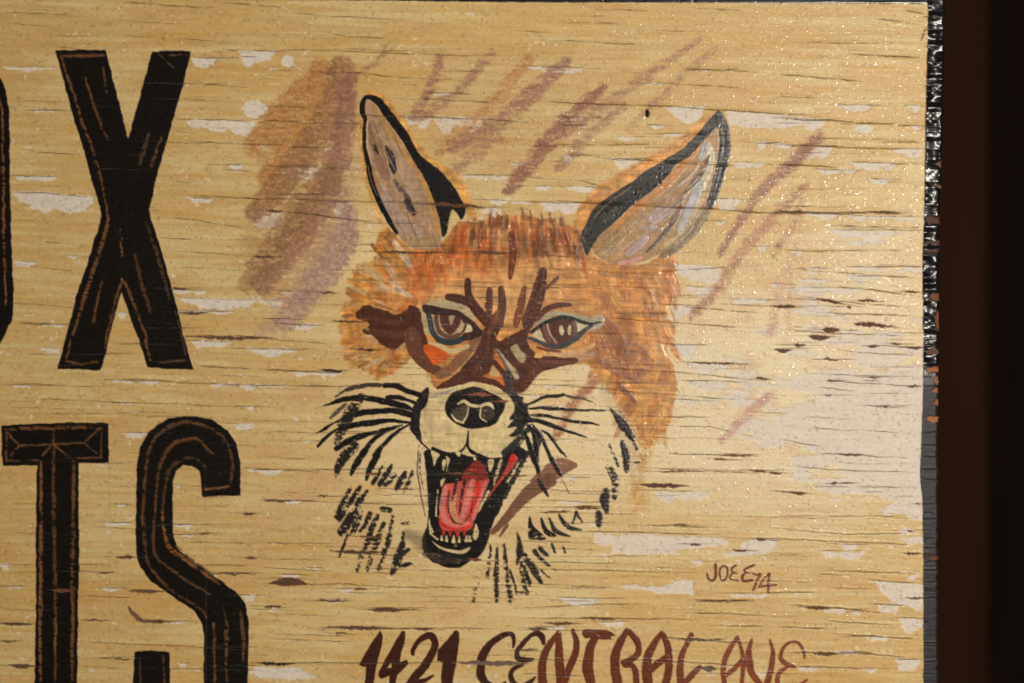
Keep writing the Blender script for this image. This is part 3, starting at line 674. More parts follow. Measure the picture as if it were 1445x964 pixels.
F([(989,260),(975,290),(958,328)], [12,14,8], (168,170,170), pid=E2, alpha=0.95)
F([(996,262),(985,292),(968,326),(940,346)], [4,6,9,10], (186,164,118), pid=E2, alpha=0.8, dry=0.1)
P([(932,290),(958,291),(950,301),(936,309),(922,316),(913,311),(918,302)], (168,148,152), pid=E2, soft=1.5, warp=2)
F([(904,322),(918,321),(933,324)], [7,8,5], (166,148,154), pid=E2, alpha=0.9)
F([(911,336),(900,346),(886,358)], [9,13,8], (172,148,152), pid=E2, alpha=0.9, dry=0.05)
F([(874,372),(888,369),(905,364)], [6,8,5], (206,146,132), pid=E2)
F([(1001,221),(992,240),(979,258),(970,270),(953,288)], [3,9,10,6,2], (78,72,70), pid=E2, dry=0.12)
F([(962,290),(955,306),(941,326),(928,341),(913,355)], [5,6,6,6,3], (92,72,64), pid=E2, dry=0.12)
F([(965,280),(958,296),(948,312)], [4,7,5], (134,100,84), pid=E2, alpha=0.8)
F([(985,232),(975,246),(955,262)], [4,6,4], (150,140,128), pid=E2, dry=0.2)
for i in range(80):
    t = r.random(); x = 1006 - 150 * t; yc = np.interp(x, [850,880,915,945,975,1006], [352,336,310,290,262,215]); y = yc + r.uniform(-24, 22) * np.interp(t, [0,.3,1], [0.3,1,0.9]); L = r.uniform(12, 30)
    F([(x, y), (x - L * 0.45, y + L * 0.42), (x - L * 0.9, y + L * 0.75)], [1, r.uniform(1.5, 3.4), 0.8], r.choice([(186,150,104),(140,108,76),(170,150,150),(184,122,62),(120,100,80),(196,182,160)]), pid=E2, alpha=0.55, dry=0.2)
F([(1004,284),(990,308),(972,332),(950,352),(934,362)], [14,16,15,13,8], (122,100,68), pid=E2, alpha=0.92, dry=0.06)
F([(1014,161),(1022,185),(1023,210),(1018,236),(1011,262),(1003,288)], [9,16,16,16,14,10], (34,31,28), pid=E2, dry=0.08, warp=1.6)
F([(1028,186),(1029,212),(1022,246)], [5,6,6], (62,56,50), pid=E2, dry=0.4)
P([(1007,162),(1015,158),(1022,163),(1014,180),(1007,184),(991,201),(972,221),(953,234),(945,245),(934,256),(916,272),(891,291),(866,315),(847,332),(836,346),(829,361),(825,352),(820,333),(829,311),(837,296),(849,285),
   (870,270),(890,258),(913,240),(935,227),(963,210),(982,191),(995,176)], (32,29,27), pid=E2, warp=1.2, rough=0.28, var=0.25)
F([(845,310),(870,294),(900,275),(930,256)], [10,16,14,10], (32,29,27), pid=E2, dry=0.35, warp=2.5)
F([(838,308),(848,296),(862,284)], 1.3, (160,106,66), pid=E2); F([(865,281),(878,272),(889,265)], 1.2, (150,104,70), pid=E2)

subs = [i for i, q in PARTS.items() if q[2] == FOX or i == FOX]
fm = np.isin(ID, subs)
C[:] = np.where(fm[..., None], C * (1 + 0.20 * (fbm(4, 11, 98, 2) - 0.5) + 0.16 * (N_RIDGE - 0.5) + 0.12 * (N_BLOT - 0.5))[..., None], C)
# where the brush skipped over the grain the cream shows through in flecks
k3 = (sstep(0.70, 0.80, 0.5 * N_HATCH + 0.3 * N_SPECK + 0.2 * N_BLOT) * fm * 0.55)[..., None]; C[:] = C * (1 - k3) + rgb((204, 178, 126)) * k3
# ------------------------------------------------------------------ big black letters
INK = (24, 20, 17)
def letter(label, outline, lines, holes=()):
    pid = part('letter', label)
    poly(outline, INK, smooth=False, warp=1.5, soft=0.7, h=0.30, rough=0.28, bump=0.7, pid=pid, var=0.25, holes=holes)
    for q in lines:
        a = r.uniform(0.55, 0.95); w = r.uniform(4.0, 7.0)
        stroke(q, [w * 0.6, w, w, w * 0.6], r.choice([(128,84,46),(112,76,46),(138,88,44),(98,72,48)]), soft=1.0, warp=1.6, alpha=a, dry=0.36, pid=pid, var=0.3, rough=0.42)
def rounded(p, n=3): return [tuple(x) for x in spline(p, True, n)]
letter('black letter X with worn brown inner lines',
  [(78,72),(112,70),(148,71),(152,82),(166,138),(181,196),(198,134),(215,73),(240,71),(270,72),(259,120),(240,184),(224,239),(210,298),(225,345),(249,429),(260,478),(273,521),(240,521),(208,518),(196,480),(171,412),(154,478),(142,523),(110,521),(81,520),(92,480),(107,419),(124,370),(144,305),(126,240),(103,162)],
  [[(86,82),(103,130),(116,172),(139,239),(154,310)],[(153,310),(149,327),(122,412),(103,472)],[(100,480),(94,505)],[(94,510),(115,513),(137,511)],[(120,110),(137,162),(152,197)],[(86,80),(115,79),(146,78)],
   [(225,77),(245,96)],[(209,189),(203,212),(197,232)],[(228,194),(214,234)],[(172,394),(182,412),(207,477)],[(172,394),(160,436),(148,490)],[(144,397),(132,454)],[(207,315),(225,370),(239,424)],[(146,95),(150,130)],
   [(219,512),(242,510),(264,508)],[(205,480),(212,508)],[(248,440),(262,500)],[(240,78),(264,77)],[(190,360),(200,400),(212,440)],[(170,325),(172,360)]])
letter('black letter O standing before the X',
  rounded([(-75,70),(-30,78),(2,112),(13,160),(14,240),(16,340),(19,424),(12,462),(-20,510),(-75,524),(-130,512),(-160,470),(-168,300),(-160,120),(-125,80)], 5),
  [[(-20,110),(2,150),(4,240),(6,340),(8,430)],[(-36,150),(-34,300),(-34,430)]],
  holes=[rounded([(-75,124),(-52,135),(-42,170),(-40,300),(-42,430),(-55,462),(-75,470),(-98,460),(-110,420),(-112,300),(-108,165),(-96,132)], 5)])
letter('black letter T with brown inner lines',
  [(1,601),(50,598),(102,596),(153,597),(154,653),(111,654),(111,719),(112,799),(110,854),(109,963),(109,1050),(49,1050),(49,963),(51,849),(51,724),(52,657),(4,657)],
  [[(8,606),(70,604),(142,603)],[(143,604),(143,645)],[(110,647),(143,645)],[(9,610),(9,650)],[(10,650),(54,650)],[(58,652),(58,760),(57,860),(57,960)],[(104,650),(103,760),(102,960)],[(25,629),(70,627),(120,625)],[(76,606),(76,720),(78,850),(78,960)],
   [(10,610),(25,626)],[(15,642),(25,631)],[(122,622),(140,605)],[(122,628),(136,640)],[(60,642),(72,630)],[(78,630),(98,645)],[(80,868),(78,920)]])
S_out = [(340,699),(339,654),(334,627),(321,607),(299,592),(267,587),(237,591),(212,607),(198,630),(193,662),(192,719),(192,781),(197,799),(212,819),(239,839),(277,864),(285,879),(288,898),(288,964),(286,985),(278,1003),(264,1008),(250,1003),(242,985),(240,964),
         (240,921),(215,918),(190,920),(188,964),(190,1000),(202,1035),(230,1058),(265,1063),(300,1056),(330,1035),(346,1000),(350,958),(351,878),(347,853),(336,838),(306,816),(252,776),(245,756),(244,724),(244,679),(249,664),(259,657),(271,657),(281,664),(284,679),(285,699),(288,701)]
letter('black letter S with brown inner lines', S_out,
  [[(326,684),(328,654),(321,627),(304,607),(269,596),(239,602),(217,622),(207,654),(202,719),(203,756),(209,794),(239,831),(281,858),(291,871)],[(291,659),(274,647),(257,649),(239,664),(232,694),(229,724)],[(229,724),(237,769),(262,789),(309,824)],
   [(301,642),(281,622),(267,620),(242,629),(224,664),(219,719)],[(219,719),(219,781),(252,811),(296,839)],[(316,859),(321,886),(319,936)],[(340,864),(343,900),(343,931)],[(197,931),(198,964)],[(230,926),(232,964)],[(302,880),(303,964)],[(318,884),(320,960)],[(290,690),(322,688)],[(248,770),(270,790),(300,810)]])

# ------------------------------------------------------------------ brown script along the bottom, signature
A1 = tile(500, 870, 180); A2 = tile(660, 870, 180); A3 = tile(820, 870, 180); A4 = tile(980, 870, 180)
c1, c2, c3 = (62,32,20), (104,51,28), (128,64,37)
def glyph(label, items, name='letter'):
    pid = part(name, label)
    for kind, p, w, c in items:
        if kind == 's': stroke(p, w, c, soft=0.6, warp=1.0, h=0.2, rough=0.30, bump=0.6, pid=pid, var=0.18)
        else: poly(p, c, smooth=False, warp=1.0, soft=0.6, h=0.2, rough=0.30, bump=0.6, pid=pid, var=0.18, holes=w or ())
glyph('dark brown numeral 1 starting the address', [('p', A1((50,545),(110,440),(200,290),(300,155),(320,210),(315,320),(270,480),(240,620),(205,840),(110,840),(135,570),(95,572)), None, c1)], 'numeral')
glyph('dark brown numeral 4', [('p', A1((545,160),(578,170),(575,260),(540,400),(520,515),(600,490),(612,540),(490,660),(470,755),(460,840),(385,840),(400,672),(310,710),(272,680),(275,630),(380,430),(470,270)), [A1((368,582),(420,520),(425,578))], c1)], 'numeral')
glyph('dark brown numeral 2', [('s', A1((665,425),(670,370),(740,270),(830,215),(890,235),(915,320),(880,420),(790,570),(680,690),(600,800)), [5,6.5,8,9,10,11,11,12,12,10], c1), ('s', A1((620,810),(720,750),(800,720),(890,670)), [9,8,7,3], c1)], 'numeral')
glyph('dark brown numeral 1 before the letter C', [('p', A1((1130,165),(1160,155),(1190,180),(1190,280),(1165,480),(1130,640),(1105,840),(980,840),(985,640),(1003,510),(935,505),(950,380),(1040,280)), None, c1)], 'numeral')
glyph('brown letter C', [('s', A2((515,345),(525,260),(480,195),(370,230),(250,320),(170,440),(150,580),(160,690),(230,770),(330,800),(430,740)), [4,6,6,8,10,12,12,12,11,8,3], c1)])
glyph('brown letter E after the C', [('s', A2((862,305),(840,230),(790,195),(720,210),(620,310),(560,400),(570,470),(640,492),(742,488)), [5,9,8,6,7,7,8,8,4], c1), ('s', A2((620,545),(530,590),(490,660),(520,750),(600,790),(700,750),(770,680)), [5,7,7,8,8,7,2], c1)])
glyph('brown letter N', [('s', A2((1025,180),(940,300),(870,430),(845,580),(850,755),(855,840)), [6,9,11,12,13,12], c2), ('s', A2((1030,200),(1035,400),(1045,600),(1060,755),(1060,830)), [8,12,13,14,10], c2), ('s', A2((1190,160),(1230,290),(1220,420),(1160,560),(1110,680),(1070,800)), [6,9,10,11,12,10], c2)])
glyph('brown letter T with a ragged bar', [('p', A3((10,170),(40,145),(280,150),(350,180),(400,215),(330,232),(352,262),(230,262),(130,240),(50,252),(8,210)), None, c2), ('s', A3((165,235),(110,340),(85,480),(80,620),(110,755),(130,830)), [9,12,15,16,13,10], c2)])
glyph('brown letter R', [('s', A3((520,165),(440,300),(390,440),(385,600),(410,755),(420,830)), [8,11,14,14,14,12], c2), ('s', A3((540,170),(620,260),(655,340),(640,430),(560,490),(480,520)), [8,9,9,9,9,8], c2), ('s', A3((500,550),(580,560),(620,640),(625,755),(625,830)), [8,9,9,9,8], c2)])
glyph('brown letter A between R and L', [('s', A3((915,185),(820,320),(760,450),(745,600),(755,755),(765,830)), [6,10,12,14,14,12], c2), ('s', A3((920,185),(975,320),(995,450),(990,620),(960,755),(950,830)), [7,10,11,11,11,10], c2), ('s', A3((790,605),(870,535),(960,470)), 10, c2)])
glyph('brown letter L', [('s', A3((1248,205),(1190,330),(1140,450),(1120,600),(1130,755),(1150,800)), [8,7,9,11,11,10], (116,60,38)), ('s', A3((1150,790),(1240,680),(1345,575)), [9,9,7], (116,60,38))])
glyph('thin brown letter A beside the V', [('s', A4((490,230),(400,370),(340,500),(325,630),(340,755),(350,830)), [5,7,8,8,7,6], c3), ('s', A4((490,240),(530,370),(555,500),(550,630),(535,755),(530,830)), [5,6,7,7,6,6], c3), ('s', A4((350,670),(450,590),(540,500)), 7, c3)])
glyph('brown letter V', [('s', A4((652,258),(620,380),(620,500),(650,640),(720,740),(770,800)), [3,8,11,10,9,7], c3), ('s', A4((853,268),(885,380),(885,500),(860,640),(820,755),(790,810)), [4,6,8,9,9,8], c3)])
glyph('brown letter E ending the address', [('s', A4((1245,475),(1235,380),(1190,310),(1110,285),(1030,330),(980,420),(990,490),(1060,540),(1132,572)), [3,5,5,4,5,6,7,7,5], c3), ('s', A4((1050,570),(970,630),(940,710),(960,790),(1050,820),(1150,800),(1275,715)), [5,6,7,7,7,6,3], c3)])
G = tile(985, 780, 120); cs = (104, 53, 32)
glyph('small brown signature and year', [('s', G((300,195),(302,300),(290,430),(230,470),(175,430),(160,360)), [4,4,4,3.6,4,3], cs), ('s', G((430,220),(380,270),(365,370),(390,440),(430,470),(480,420),(500,330),(490,250),(430,220)), 2.9, cs),
  ('s', G((648,212),(570,270),(590,330),(668,345)), [3,3,3,2.5], cs), ('s', G((590,350),(545,400),(560,450),(682,470)), 3, cs), ('s', G((955,212),(860,240),(790,290),(810,330),(882,340)), 3.2, cs), ('s', G((800,350),(755,410),(790,480),(925,460)), [3,4,4.8,3.5], cs),
  ('s', G((938,350),(1000,372),(1062,370),(1000,490),(940,635)), 3.5, (122,66,40)), ('s', G((1205,348),(1120,440),(1050,580)), 3, (122,66,40)), ('s', G((1212,348),(1200,480),(1195,682)), 3.3, (112,58,36)), ('s', G((1048,572),(1200,560),(1322,545)), 3.2, (112,58,36))], 'signature')

# ------------------------------------------------------------------ black painted edge
BD = part('border', 'black painted edge, wrinkled and chipped')
inner = [(1310,-20),(1309,60),(1307,120),(1306,200),(1305,260),(1302,380),(1303,480),(1303,520),(1302,560),(1300,620),(1298,670),(1301,700),(1302,724),(1303,780),(1303,964),(1303,1080)]
OUT = [(1335,-20),(1334,60),(1333,120),(1330,240),(1327,300),(1326,420),(1325,560),(1325,964),(1325,1080)]
inn = np.interp(VV, [p[1] for p in inner], [p[0] for p in inner]) + WXN * 1.0
outer = np.interp(VV, [p[1] for p in OUT], [p[0] for p in OUT]) + (vnoise(9, 5, 77) - 0.5) * 2.2
topv = np.interp(UU, [-200, 500, 720, 1000, 1300], [-3.5, 0.2, 3.2, 4.0, 5.0]) + WYN * 0.8
mR = np.clip((UU - inn) / 1.2 + 0.5, 0, 1); mT = np.clip((topv - VV) / 1.2 + 0.5, 0, 1)
mB = np.maximum(mR, mT)
full = (slice(None), slice(None))
glossy = sstep(560, 500, VV)
put(full, mB, (20, 20, 23), h=0.35, rough=0.20, bump=0.12, pid=BD, var=0.2)
RO[:] = np.where(mB > 0.5, 0.25 + 0.26 * (1 - glossy), RO)
C[:] = np.where((mR > 0.5)[..., None] & (VV > 520)[..., None], C + (1 - glossy)[..., None] * 0.03, C)
lump = (vnoise(44, 8, 78) - 0.5) * 4.6 + (vnoise(11, 8, 80) - 0.5) * 2.6 + (vnoise(4.5, 4, 79) - 0.5) * 0.35
HT += mR * glossy * lump * 0.9
for x0, x1, y0, y1, c in [(1304,1329,305,315,(84,58,48)),(1303,1327,340,346,(88,58,46)),(1302,1327,352,357,(88,60,48)),(1312,1327,414,425,(112,72,50)),(1318,1327,437,466,(116,74,50)),(1304,1326,493,500,(96,66,50)),
                          (1307,1324,517,526,(160,98,62)),(1317,1326,530,542,(140,96,70)),(1314,1323,547,555,(160,100,64)),(1318,1326,562,574,(150,96,62)),(1307,1326,588,596,(164,104,64)),(1310,1325,784,790,(104,60,44)),(1319,1329,261,266,(120,80,56)),(1320,1330,228,236,(110,84,66))]:
    poly([(x0,(y0+y1)/2),(x0+4,y0+1),(x1,y0),(x1+4,y1),(x0+6,y1)], c, smooth=False, warp=3.5, h=-0.6, rough=0.7, bump=0.3, pid=BD)
HT -= np.clip((UU - outer + 5) / 5, 0, 1)**2 * 3.0        # rounded arris

# ------------------------------------------------------------------ cracks along the grain, chips down to the bare wood
def carve(path, w, depth, jitter=1.0):
    p = np.array(path, float)
    x0, x1 = p[0, 0], p[-1, 0]
    i0, i1 = max(int((x0 - U0) / STEP), 0), min(int((x1 - U0) / STEP) + 1, NW)
    if i1 - i0 < 4: return
    xs = us[i0:i1]; n = len(xs)
    y = np.interp(xs, p[:, 0], p[:, 1])
    k = max(n // 6, 2)
    y = y + np.interp(np.arange(n), np.linspace(0, n - 1, k), np.cumsum(rng.randn(k)) * 0.32 - np.linspace(0, 1, k) * 0) * jitter
    y = y + np.interp(np.arange(n), np.linspace(0, n - 1, max(n // 2, 2)), rng.randn(max(n // 2, 2)) * 0.18)
    e = np.minimum(1, np.minimum(np.arange(n), n - 1 - np.arange(n)) / max(n * 0.22, 3))
    kk = max(n // 10, 2)
    ww = 0.72 * w * e * np.interp(np.arange(n), np.linspace(0, n - 1, kk), 0.45 + 0.85 * rng.rand(kk))
    jc = ((y - V0) / STEP).astype(int)
    R = 4
    for dj in range(-R, R + 1):
        jj = jc + dj
        ok = (jj >= 0) & (jj < NH)
        jj2 = np.clip(jj, 0, NH - 1)
        ii = np.arange(i0, i1)
        dv = vs[jj2] - y
        a = np.clip((ww / 2 - np.abs(dv)) / 0.9 + 0.5, 0, 1) * np.clip(ww / 0.9, 0, 1) * ok
        cur = C[jj2, ii]
        dark = cur.mean(1) < 0.22
        tgt = np.where(dark[:, None], rgb((74,66,58)), rgb((58,42,30)))
        aa = (a * np.where(dark, 0.4, 0.72))[:, None]
        C[jj2, ii] = cur * (1 - aa) + tgt * aa
        HT[jj2, ii] -= depth * a
        # curled lip of paint just above the crack
        lip = np.exp(-((dv + 1.6) / 1.1)**2) * e * ok
        HT[jj2, ii] += lip * 0.22 * min(w, 1.6)
        RO[jj2, ii] = RO[jj2, ii] * (1 - a) + 0.8 * a

for p, w in [([(0,16),(60,19),(112,21)],1.4),([(0,32),(87,38)],1.6),([(150,1),(250,8),(312,12)],1.6),([(305,3),(362,7)],1.8),([(155,49),(260,55),(346,60)],1.2),([(165,30),(265,33)],1.0),([(60,66),(175,69)],1.0),
             ([(182,117),(262,120),(362,126)],1.6),([(0,142),(100,143)],1.0),([(28,156),(104,157)],1.0),([(240,168),(362,171)],1.6),([(40,215),(118,218)],1.5),([(242,186),(285,189)],1.0),([(259,200),(362,205)],1.2),([(284,232),(350,231)],1.2),
             ([(0,270),(60,271),(134,278)],1.6),([(215,276),(300,279),(362,280),(520,284),(600,287),(650,291),(722,296)],2.2),([(372,297),(440,303),(545,314)],2.0),([(534,355),(600,358),(722,357)],2.0),([(340,168),(440,175)],1.4),([(360,235),(500,236)],1.5),
             ([(395,100),(512,104),(560,110),(670,116)],1.5),([(360,70),(450,71),(560,74),(662,76),(722,77)],1.5),([(405,15),(444,22),(500,25),(582,30)],1.7),([(360,8),(402,11)],1.8),([(448,43),(490,51),(562,52)],1.4),([(540,137),(560,139),(722,147)],1.8),([(360,150),(446,152)],1.0),
             ([(440,160),(560,163),(722,167),(780,172)],1.6),([(720,142),(780,144),(870,148),(939,151),(1080,158),(1190,166)],1.9),([(720,43),(785,45)],1.5),([(768,58),(930,64)],1.3),([(788,32),(882,34)],1.2),([(830,13),(926,16)],1.2),([(945,96),(1085,103)],1.4),([(890,115),(1000,121),(1060,125)],1.4),
             ([(878,42),(1020,43)],1.0),([(720,249),(822,255),(874,270)],1.2),([(720,284),(840,286),(960,292),(1090,299),(1200,300),(1304,302)],1.9),([(720,358),(780,361),(850,368)],1.4),([(800,381),(895,387),(1085,380)],1.2),([(720,403),(802,406)],1.1),([(826,446),(890,450),(1085,463)],1.6),([(955,432),(1085,442)],1.4),
             ([(720,204),(835,205),(960,206)],1.4),([(795,219),(900,224),(1085,234)],1.4),([(840,520),(960,524),(1085,537)],1.7),([(740,541),(862,548),(960,556),(1085,563)],1.3),([(880,587),(1010,590)],1.4),([(930,640),(1016,643),(1085,645)],1.5),([(900,660),(990,664),(1085,668)],1.6),([(835,600),(1000,602),(1085,622)],1.2),
             ([(1085,103),(1170,109),(1225,113)],1.9),([(1195,76),(1304,81)],2.2),([(1230,25),(1304,36)],1.6),([(1275,14),(1306,18)],1.8),([(1085,165),(1180,172),(1300,178)],1.6),([(1085,203),(1200,210),(1304,212)],1.6),([(1085,231),(1190,237)],1.8),([(1240,200),(1304,199)],1.5),
             ([(1085,300),(1304,302)],1.8),([(1170,317),(1302,322)],1.5),([(1085,349),(1150,354),(1302,353)],1.2),([(1105,380),(1190,384),(1300,392)],1.2),([(1150,404),(1230,410),(1303,421)],1.6),([(1085,418),(1180,424),(1303,434)],1.4),([(1130,440),(1210,445),(1302,450)],1.2),([(1085,464),(1300,474)],1.3),
             ([(1180,495),(1250,500),(1303,504)],1.6),([(1240,488),(1303,492)],1.8),([(1130,527),(1303,535)],1.4),([(1165,538),(1303,547)],1.5),([(1150,546),(1210,551)],1.4),([(1200,572),(1303,572)],1.2),([(1085,600),(1303,612)],1.1),([(1130,588),(1210,592)],1.2),([(1085,617),(1175,632)],1.2),([(1140,640),(1303,647)],1.3),
             ([(1100,656),(1170,663),(1303,669)],1.4),([(1085,668),(1105,669)],1.6),([(1085,694),(1140,698)],1.8),([(1150,687),(1303,687)],1.2),([(1085,728),(1303,731)],1.3),([(1085,745),(1190,756),(1303,757)],1.5),([(1085,761),(1200,769),(1303,772)],1.5),([(1085,781),(1140,782)],1.4),([(1160,804),(1300,806)],1.6),
             ([(1220,818),(1303,824)],1.5),([(1085,836),(1155,838)],1.6),([(1100,854),(1200,860),(1240,864)],1.6),([(1160,875),(1272,880)],1.7),([(1085,885),(1170,886)],1.5),([(1165,894),(1303,901)],1.4),([(1085,921),(1200,922),(1303,932)],2.0),([(1110,939),(1240,944)],1.6),
             ([(0,539),(60,543),(160,547)],1.4),([(115,535),(200,535),(250,539),(362,542)],1.6),([(0,559),(100,566),(250,569),(362,572)],1.3),([(0,583),(150,583),(362,590)],1.0),([(0,499),(80,501),(210,500)],1.2),([(270,516),(362,521)],1.9),([(155,484),(260,486)],1.6),([(0,427),(60,430),(140,436)],1.3),
             ([(220,303),(280,311),(362,326)],1.3),([(220,334),(276,339)],1.6),([(50,340),(140,349)],1.2),([(225,352),(362,362)],1.3),([(0,370),(120,386)],0.9),([(238,376),(362,383)],1.1),([(20,455),(92,459)],1.2),([(112,742),(192,749),(245,742),(362,744)],1.2),([(0,809),(60,807),(150,808)],1.2),([(110,841),(200,845)],1.5),
             ([(0,859),(100,860)],1.0),([(110,905),(240,908),(362,914)],1.6),([(110,929),(240,931)],1.4),([(190,944),(362,943)],1.4),([(110,940),(188,944)],1.3),([(250,764),(362,766)],1.6),([(270,797),(362,799)],1.2),([(297,809),(362,811)],1.8),([(0,797),(48,796)],1.0),
             ([(360,477),(395,480),(470,483)],1.5),([(360,449),(440,452)],1.5),([(360,522),(450,525),(490,526)],2.2),([(360,543),(470,546),(600,540)],1.8),([(480,491),(540,495)],1.6),([(360,610),(480,612),(560,614)],1.3),([(360,645),(440,648)],1.1),([(360,661),(440,665),(600,664)],1.8),([(360,706),(500,709),(620,712)],1.8),
             ([(395,695),(470,697)],1.1),([(360,765),(480,768)],1.8),([(465,779),(600,783)],1.6),([(360,790),(475,791)],1.2),([(360,800),(480,808)],1.5),([(360,812),(440,826),(600,831),(720,834)],1.8),([(470,834),(560,840)],1.0),([(490,860),(610,861)],1.6),([(420,885),(470,886),(600,887),(722,889)],1.7),([(380,894),(505,895)],1.2),([(360,902),(510,906)],1.2),
             ([(360,937),(500,936),(650,935)],1.8),([(500,803),(680,808)],1.3),([(560,757),(690,762)],1.1),([(722,764),(800,766),(860,768)],1.2),([(722,803),(900,808),(1000,808)],1.6),([(740,824),(880,832)],1.4),([(722,859),(850,857),(930,856)],1.5),([(722,873),(820,873),(1000,874)],1.8),([(722,889),(770,889),(860,892)],1.6),
             ([(800,751),(860,752),(1020,758)],1.8),([(880,741),(1030,743)],1.5),([(722,783),(862,784),(960,785)],1.3),([(960,865),(1085,870)],1.6),([(1000,883),(1085,885)],1.9),([(930,898),(1020,908),(1085,909)],1.7),([(860,930),(1000,940),(1060,945)],1.6),([(722,929),(860,933)],1.4),([(722,950),(850,956)],1.4),([(980,847),(1063,848)],1.8),
             ([(600,404),(660,404),(800,410)],1.2),([(640,396),(665,398),(720,400)],1.6),([(560,421),(640,420),(760,424)],1.0),([(600,538),(640,540)],1.4),([(722,690),(800,692)],1.2),([(690,716),(880,716)],1.3)]:
    carve(p, w, 0.9)
for p, w, d in CRACKS: carve(p, w, d)
for i in range(300):                            # finer checks everywhere
    x = rng.uniform(U0, 1290); y = rng.uniform(V0, V1); L = rng.gamma(2.0, 34) + 12
    s = GR + rng.randn() * 0.014
    carve([(x, y), (x + L * 0.5, y + s * L * 0.5 + rng.randn() * 0.6), (min(x + L, 1303), y + s * L)], 0.55 + 0.55 * rng.rand(), 0.5)
for i in range(70):                             # long hairline checks through the painted head
    x = rng.uniform(440, 860); y = rng.uniform(300, 860); L = rng.uniform(70, 240)
    carve([(x, y), (x + L * 0.5, y + GR * L * 0.5 + rng.randn() * 0.8), (x + L, y + GR * L)], 0.8 + 0.4 * rng.rand(), 0.5)
for i in range(34):                             # checks across the wrinkled edge
    y = rng.uniform(0, 964); carve([(1300, y), (1327, y + rng.randn())], 1.0 + rng.rand(), 0.8)

def chip(x0, x1, y, th, col=(96, 68, 53), slope=GR):
    th *= 0.80; WD = part('wood_chip')
    n = max(int((x1 - x0) / 4), 6)
    xs = np.linspace(x0, x1, n); r2 = np.random.RandomState(int(x0 * 3 + y * 11) % 99991)
    t = np.linspace(0, 1, n); env = np.clip(np.minimum(t, (1 - t) * 0.8) * 3.6, 0, 1)**1.15
    up = 0.25 + 0.3 * np.interp(t, np.linspace(0, 1, max(n // 3, 3)), r2.rand(max(n // 3, 3)))
    dn = 0.35 + 0.4 * np.interp(t, np.linspace(0, 1, max(n // 3, 3)), r2.rand(max(n // 3, 3)))
    c = y + slope * (xs - x0)
    p = np.array(list(zip(xs, c - up * th * env)) + list(zip(xs, c + dn * th * env + 0.3))[::-1])
    b = box_of(p, 4)
    if b is None: return
    m = np.clip(0.5 - sdf_poly(p, b, 1.4, 1.8) / 1.2, 0, 1)
    carve([(x0 - 14 - r2.rand() * 20, y - slope * 20), (x0, y), (x1, c[-1]), (x1 + 14 + r2.rand() * 25, c[-1] + slope * 20)], 1.1, 0.6)
    put(b, m, col, h=-1.1, rough=0.75, bump=0.3, pid=WD, var=0.22)
for c in [(252,295,441,5),(240,267,407,3.5),(259,392,475,5.5),(162,192,786,5),(180,232,834,6),(0,47,880,5.5),(0,21,905,2.5),(10,50,939,7),(119,152,875,3),(159,185,930,3),(190,243,876,5),(138,159,808,3.5),(297,360,809,2.6),(276,296,753,2.5),(344,364,787,4),
          (342,362,725,3.5),(450,476,413,5),(375,400,298,3),(467,520,453,3.5),(360,388,362,3.5),(600,690,286,5.5,(92,62,46),0.075),(534,604,355,3.5),(671,722,356,4),(450,487,523,4.5,(48,38,32)),(500,537,493,3,(60,45,36)),(447,464,700,2.6),(368,412,706,3.5),
          (514,534,668,4.5,(130,76,52)),(553,585,690,2.4),(656,698,556,7,(132,82,62)),(693,720,566,5.5,(134,84,62)),(465,545,778,5,(82,58,48)),(500,540,757,3.5,(122,78,54)),(661,681,789,5,(112,66,52)),(445,494,847,3),(499,519,831,4.5),(372,397,856,4.5),(517,576,860,7),
          (462,556,885,6),(582,610,887,5),(360,417,936,4,(46,38,32)),(472,490,893,3),(902,972,684,8.5,(88,60,48)),(929,972,665,3),(1056,1085,664,3.5),(1066,1084,534,4.5),(969,1054,512,2.2),(1014,1058,642,2.8),(1006,1028,648,2.2),(809,850,716,5),(762,808,722,4.5),(728,746,836,3.5,(98,60,46)),
          (950,970,741,3.2),(972,990,768,4.5),(1067,1082,760,5.5),(1033,1057,776,5),(768,816,879,5),(820,870,872,3.5),(954,1022,902,4.5,(92,76,66)),(989,1012,943,7,(100,84,74)),(745,772,887,7,(104,86,72)),(640,752,935,7.5,(108,88,76),0.012),(733,760,917,4,(100,82,70)),(981,1063,847,2.2),
          (1092,1128,432,5.5),(1152,1192,421,4.5,(86,61,49),0.2),(1202,1265,456,7.5,(92,62,50),0.08),(1161,1186,465,10),(1140,1172,475,7),(1213,1236,424,3.5),(1195,1201,433,4),(1277,1297,411,3),(1225,1268,299,3.5),(1097,1140,298,2.4),
          (1092,1119,494,7),(1119,1137,487,5.5),(1161,1185,507,4.5),(1224,1241,488,3.5),(1257,1272,485,3),(1274,1303,490,3),(1167,1190,537,4),(1224,1240,532,3),(1163,1175,557,3),(1281,1301,545,3.5),(1244,1255,574,3),(1180,1222,641,3),(1085,1103,667,3),(1112,1139,695,5),(1172,1183,682,3),(1188,1202,681,3.5),(1291,1300,711,3),
          (1279,1291,749,3),(1135,1173,857,5.5),(1279,1304,844,3),(1147,1182,922,5),(1273,1304,781,3),(622,690,668,4,(112,78,54)),(692,746,671,3,(112,76,58)),(71,109,832,5,(108,68,46)),(600,625,781,3)]:
    chip(*c)
WD = part('wood_chip')
b = box_of(np.array([(380.,812.),(432.,828.)]), 3)
m = np.clip(0.5 - sdf_poly(np.array([(378,824),(392,818),(402,815),(415,816),(425,819),(434,825),(415,827),(400,827)], float), b, 1.0) / 1.2, 0, 1)
put(b, m, (98,64,46), h=-1.1, rough=0.75, pid=WD, var=0.2)
stroke([(182,858),(188,866),(196,874),(206,878)], [4,6,6,4], (120,86,70), pid=0, warp=1.5, h=-0.3)
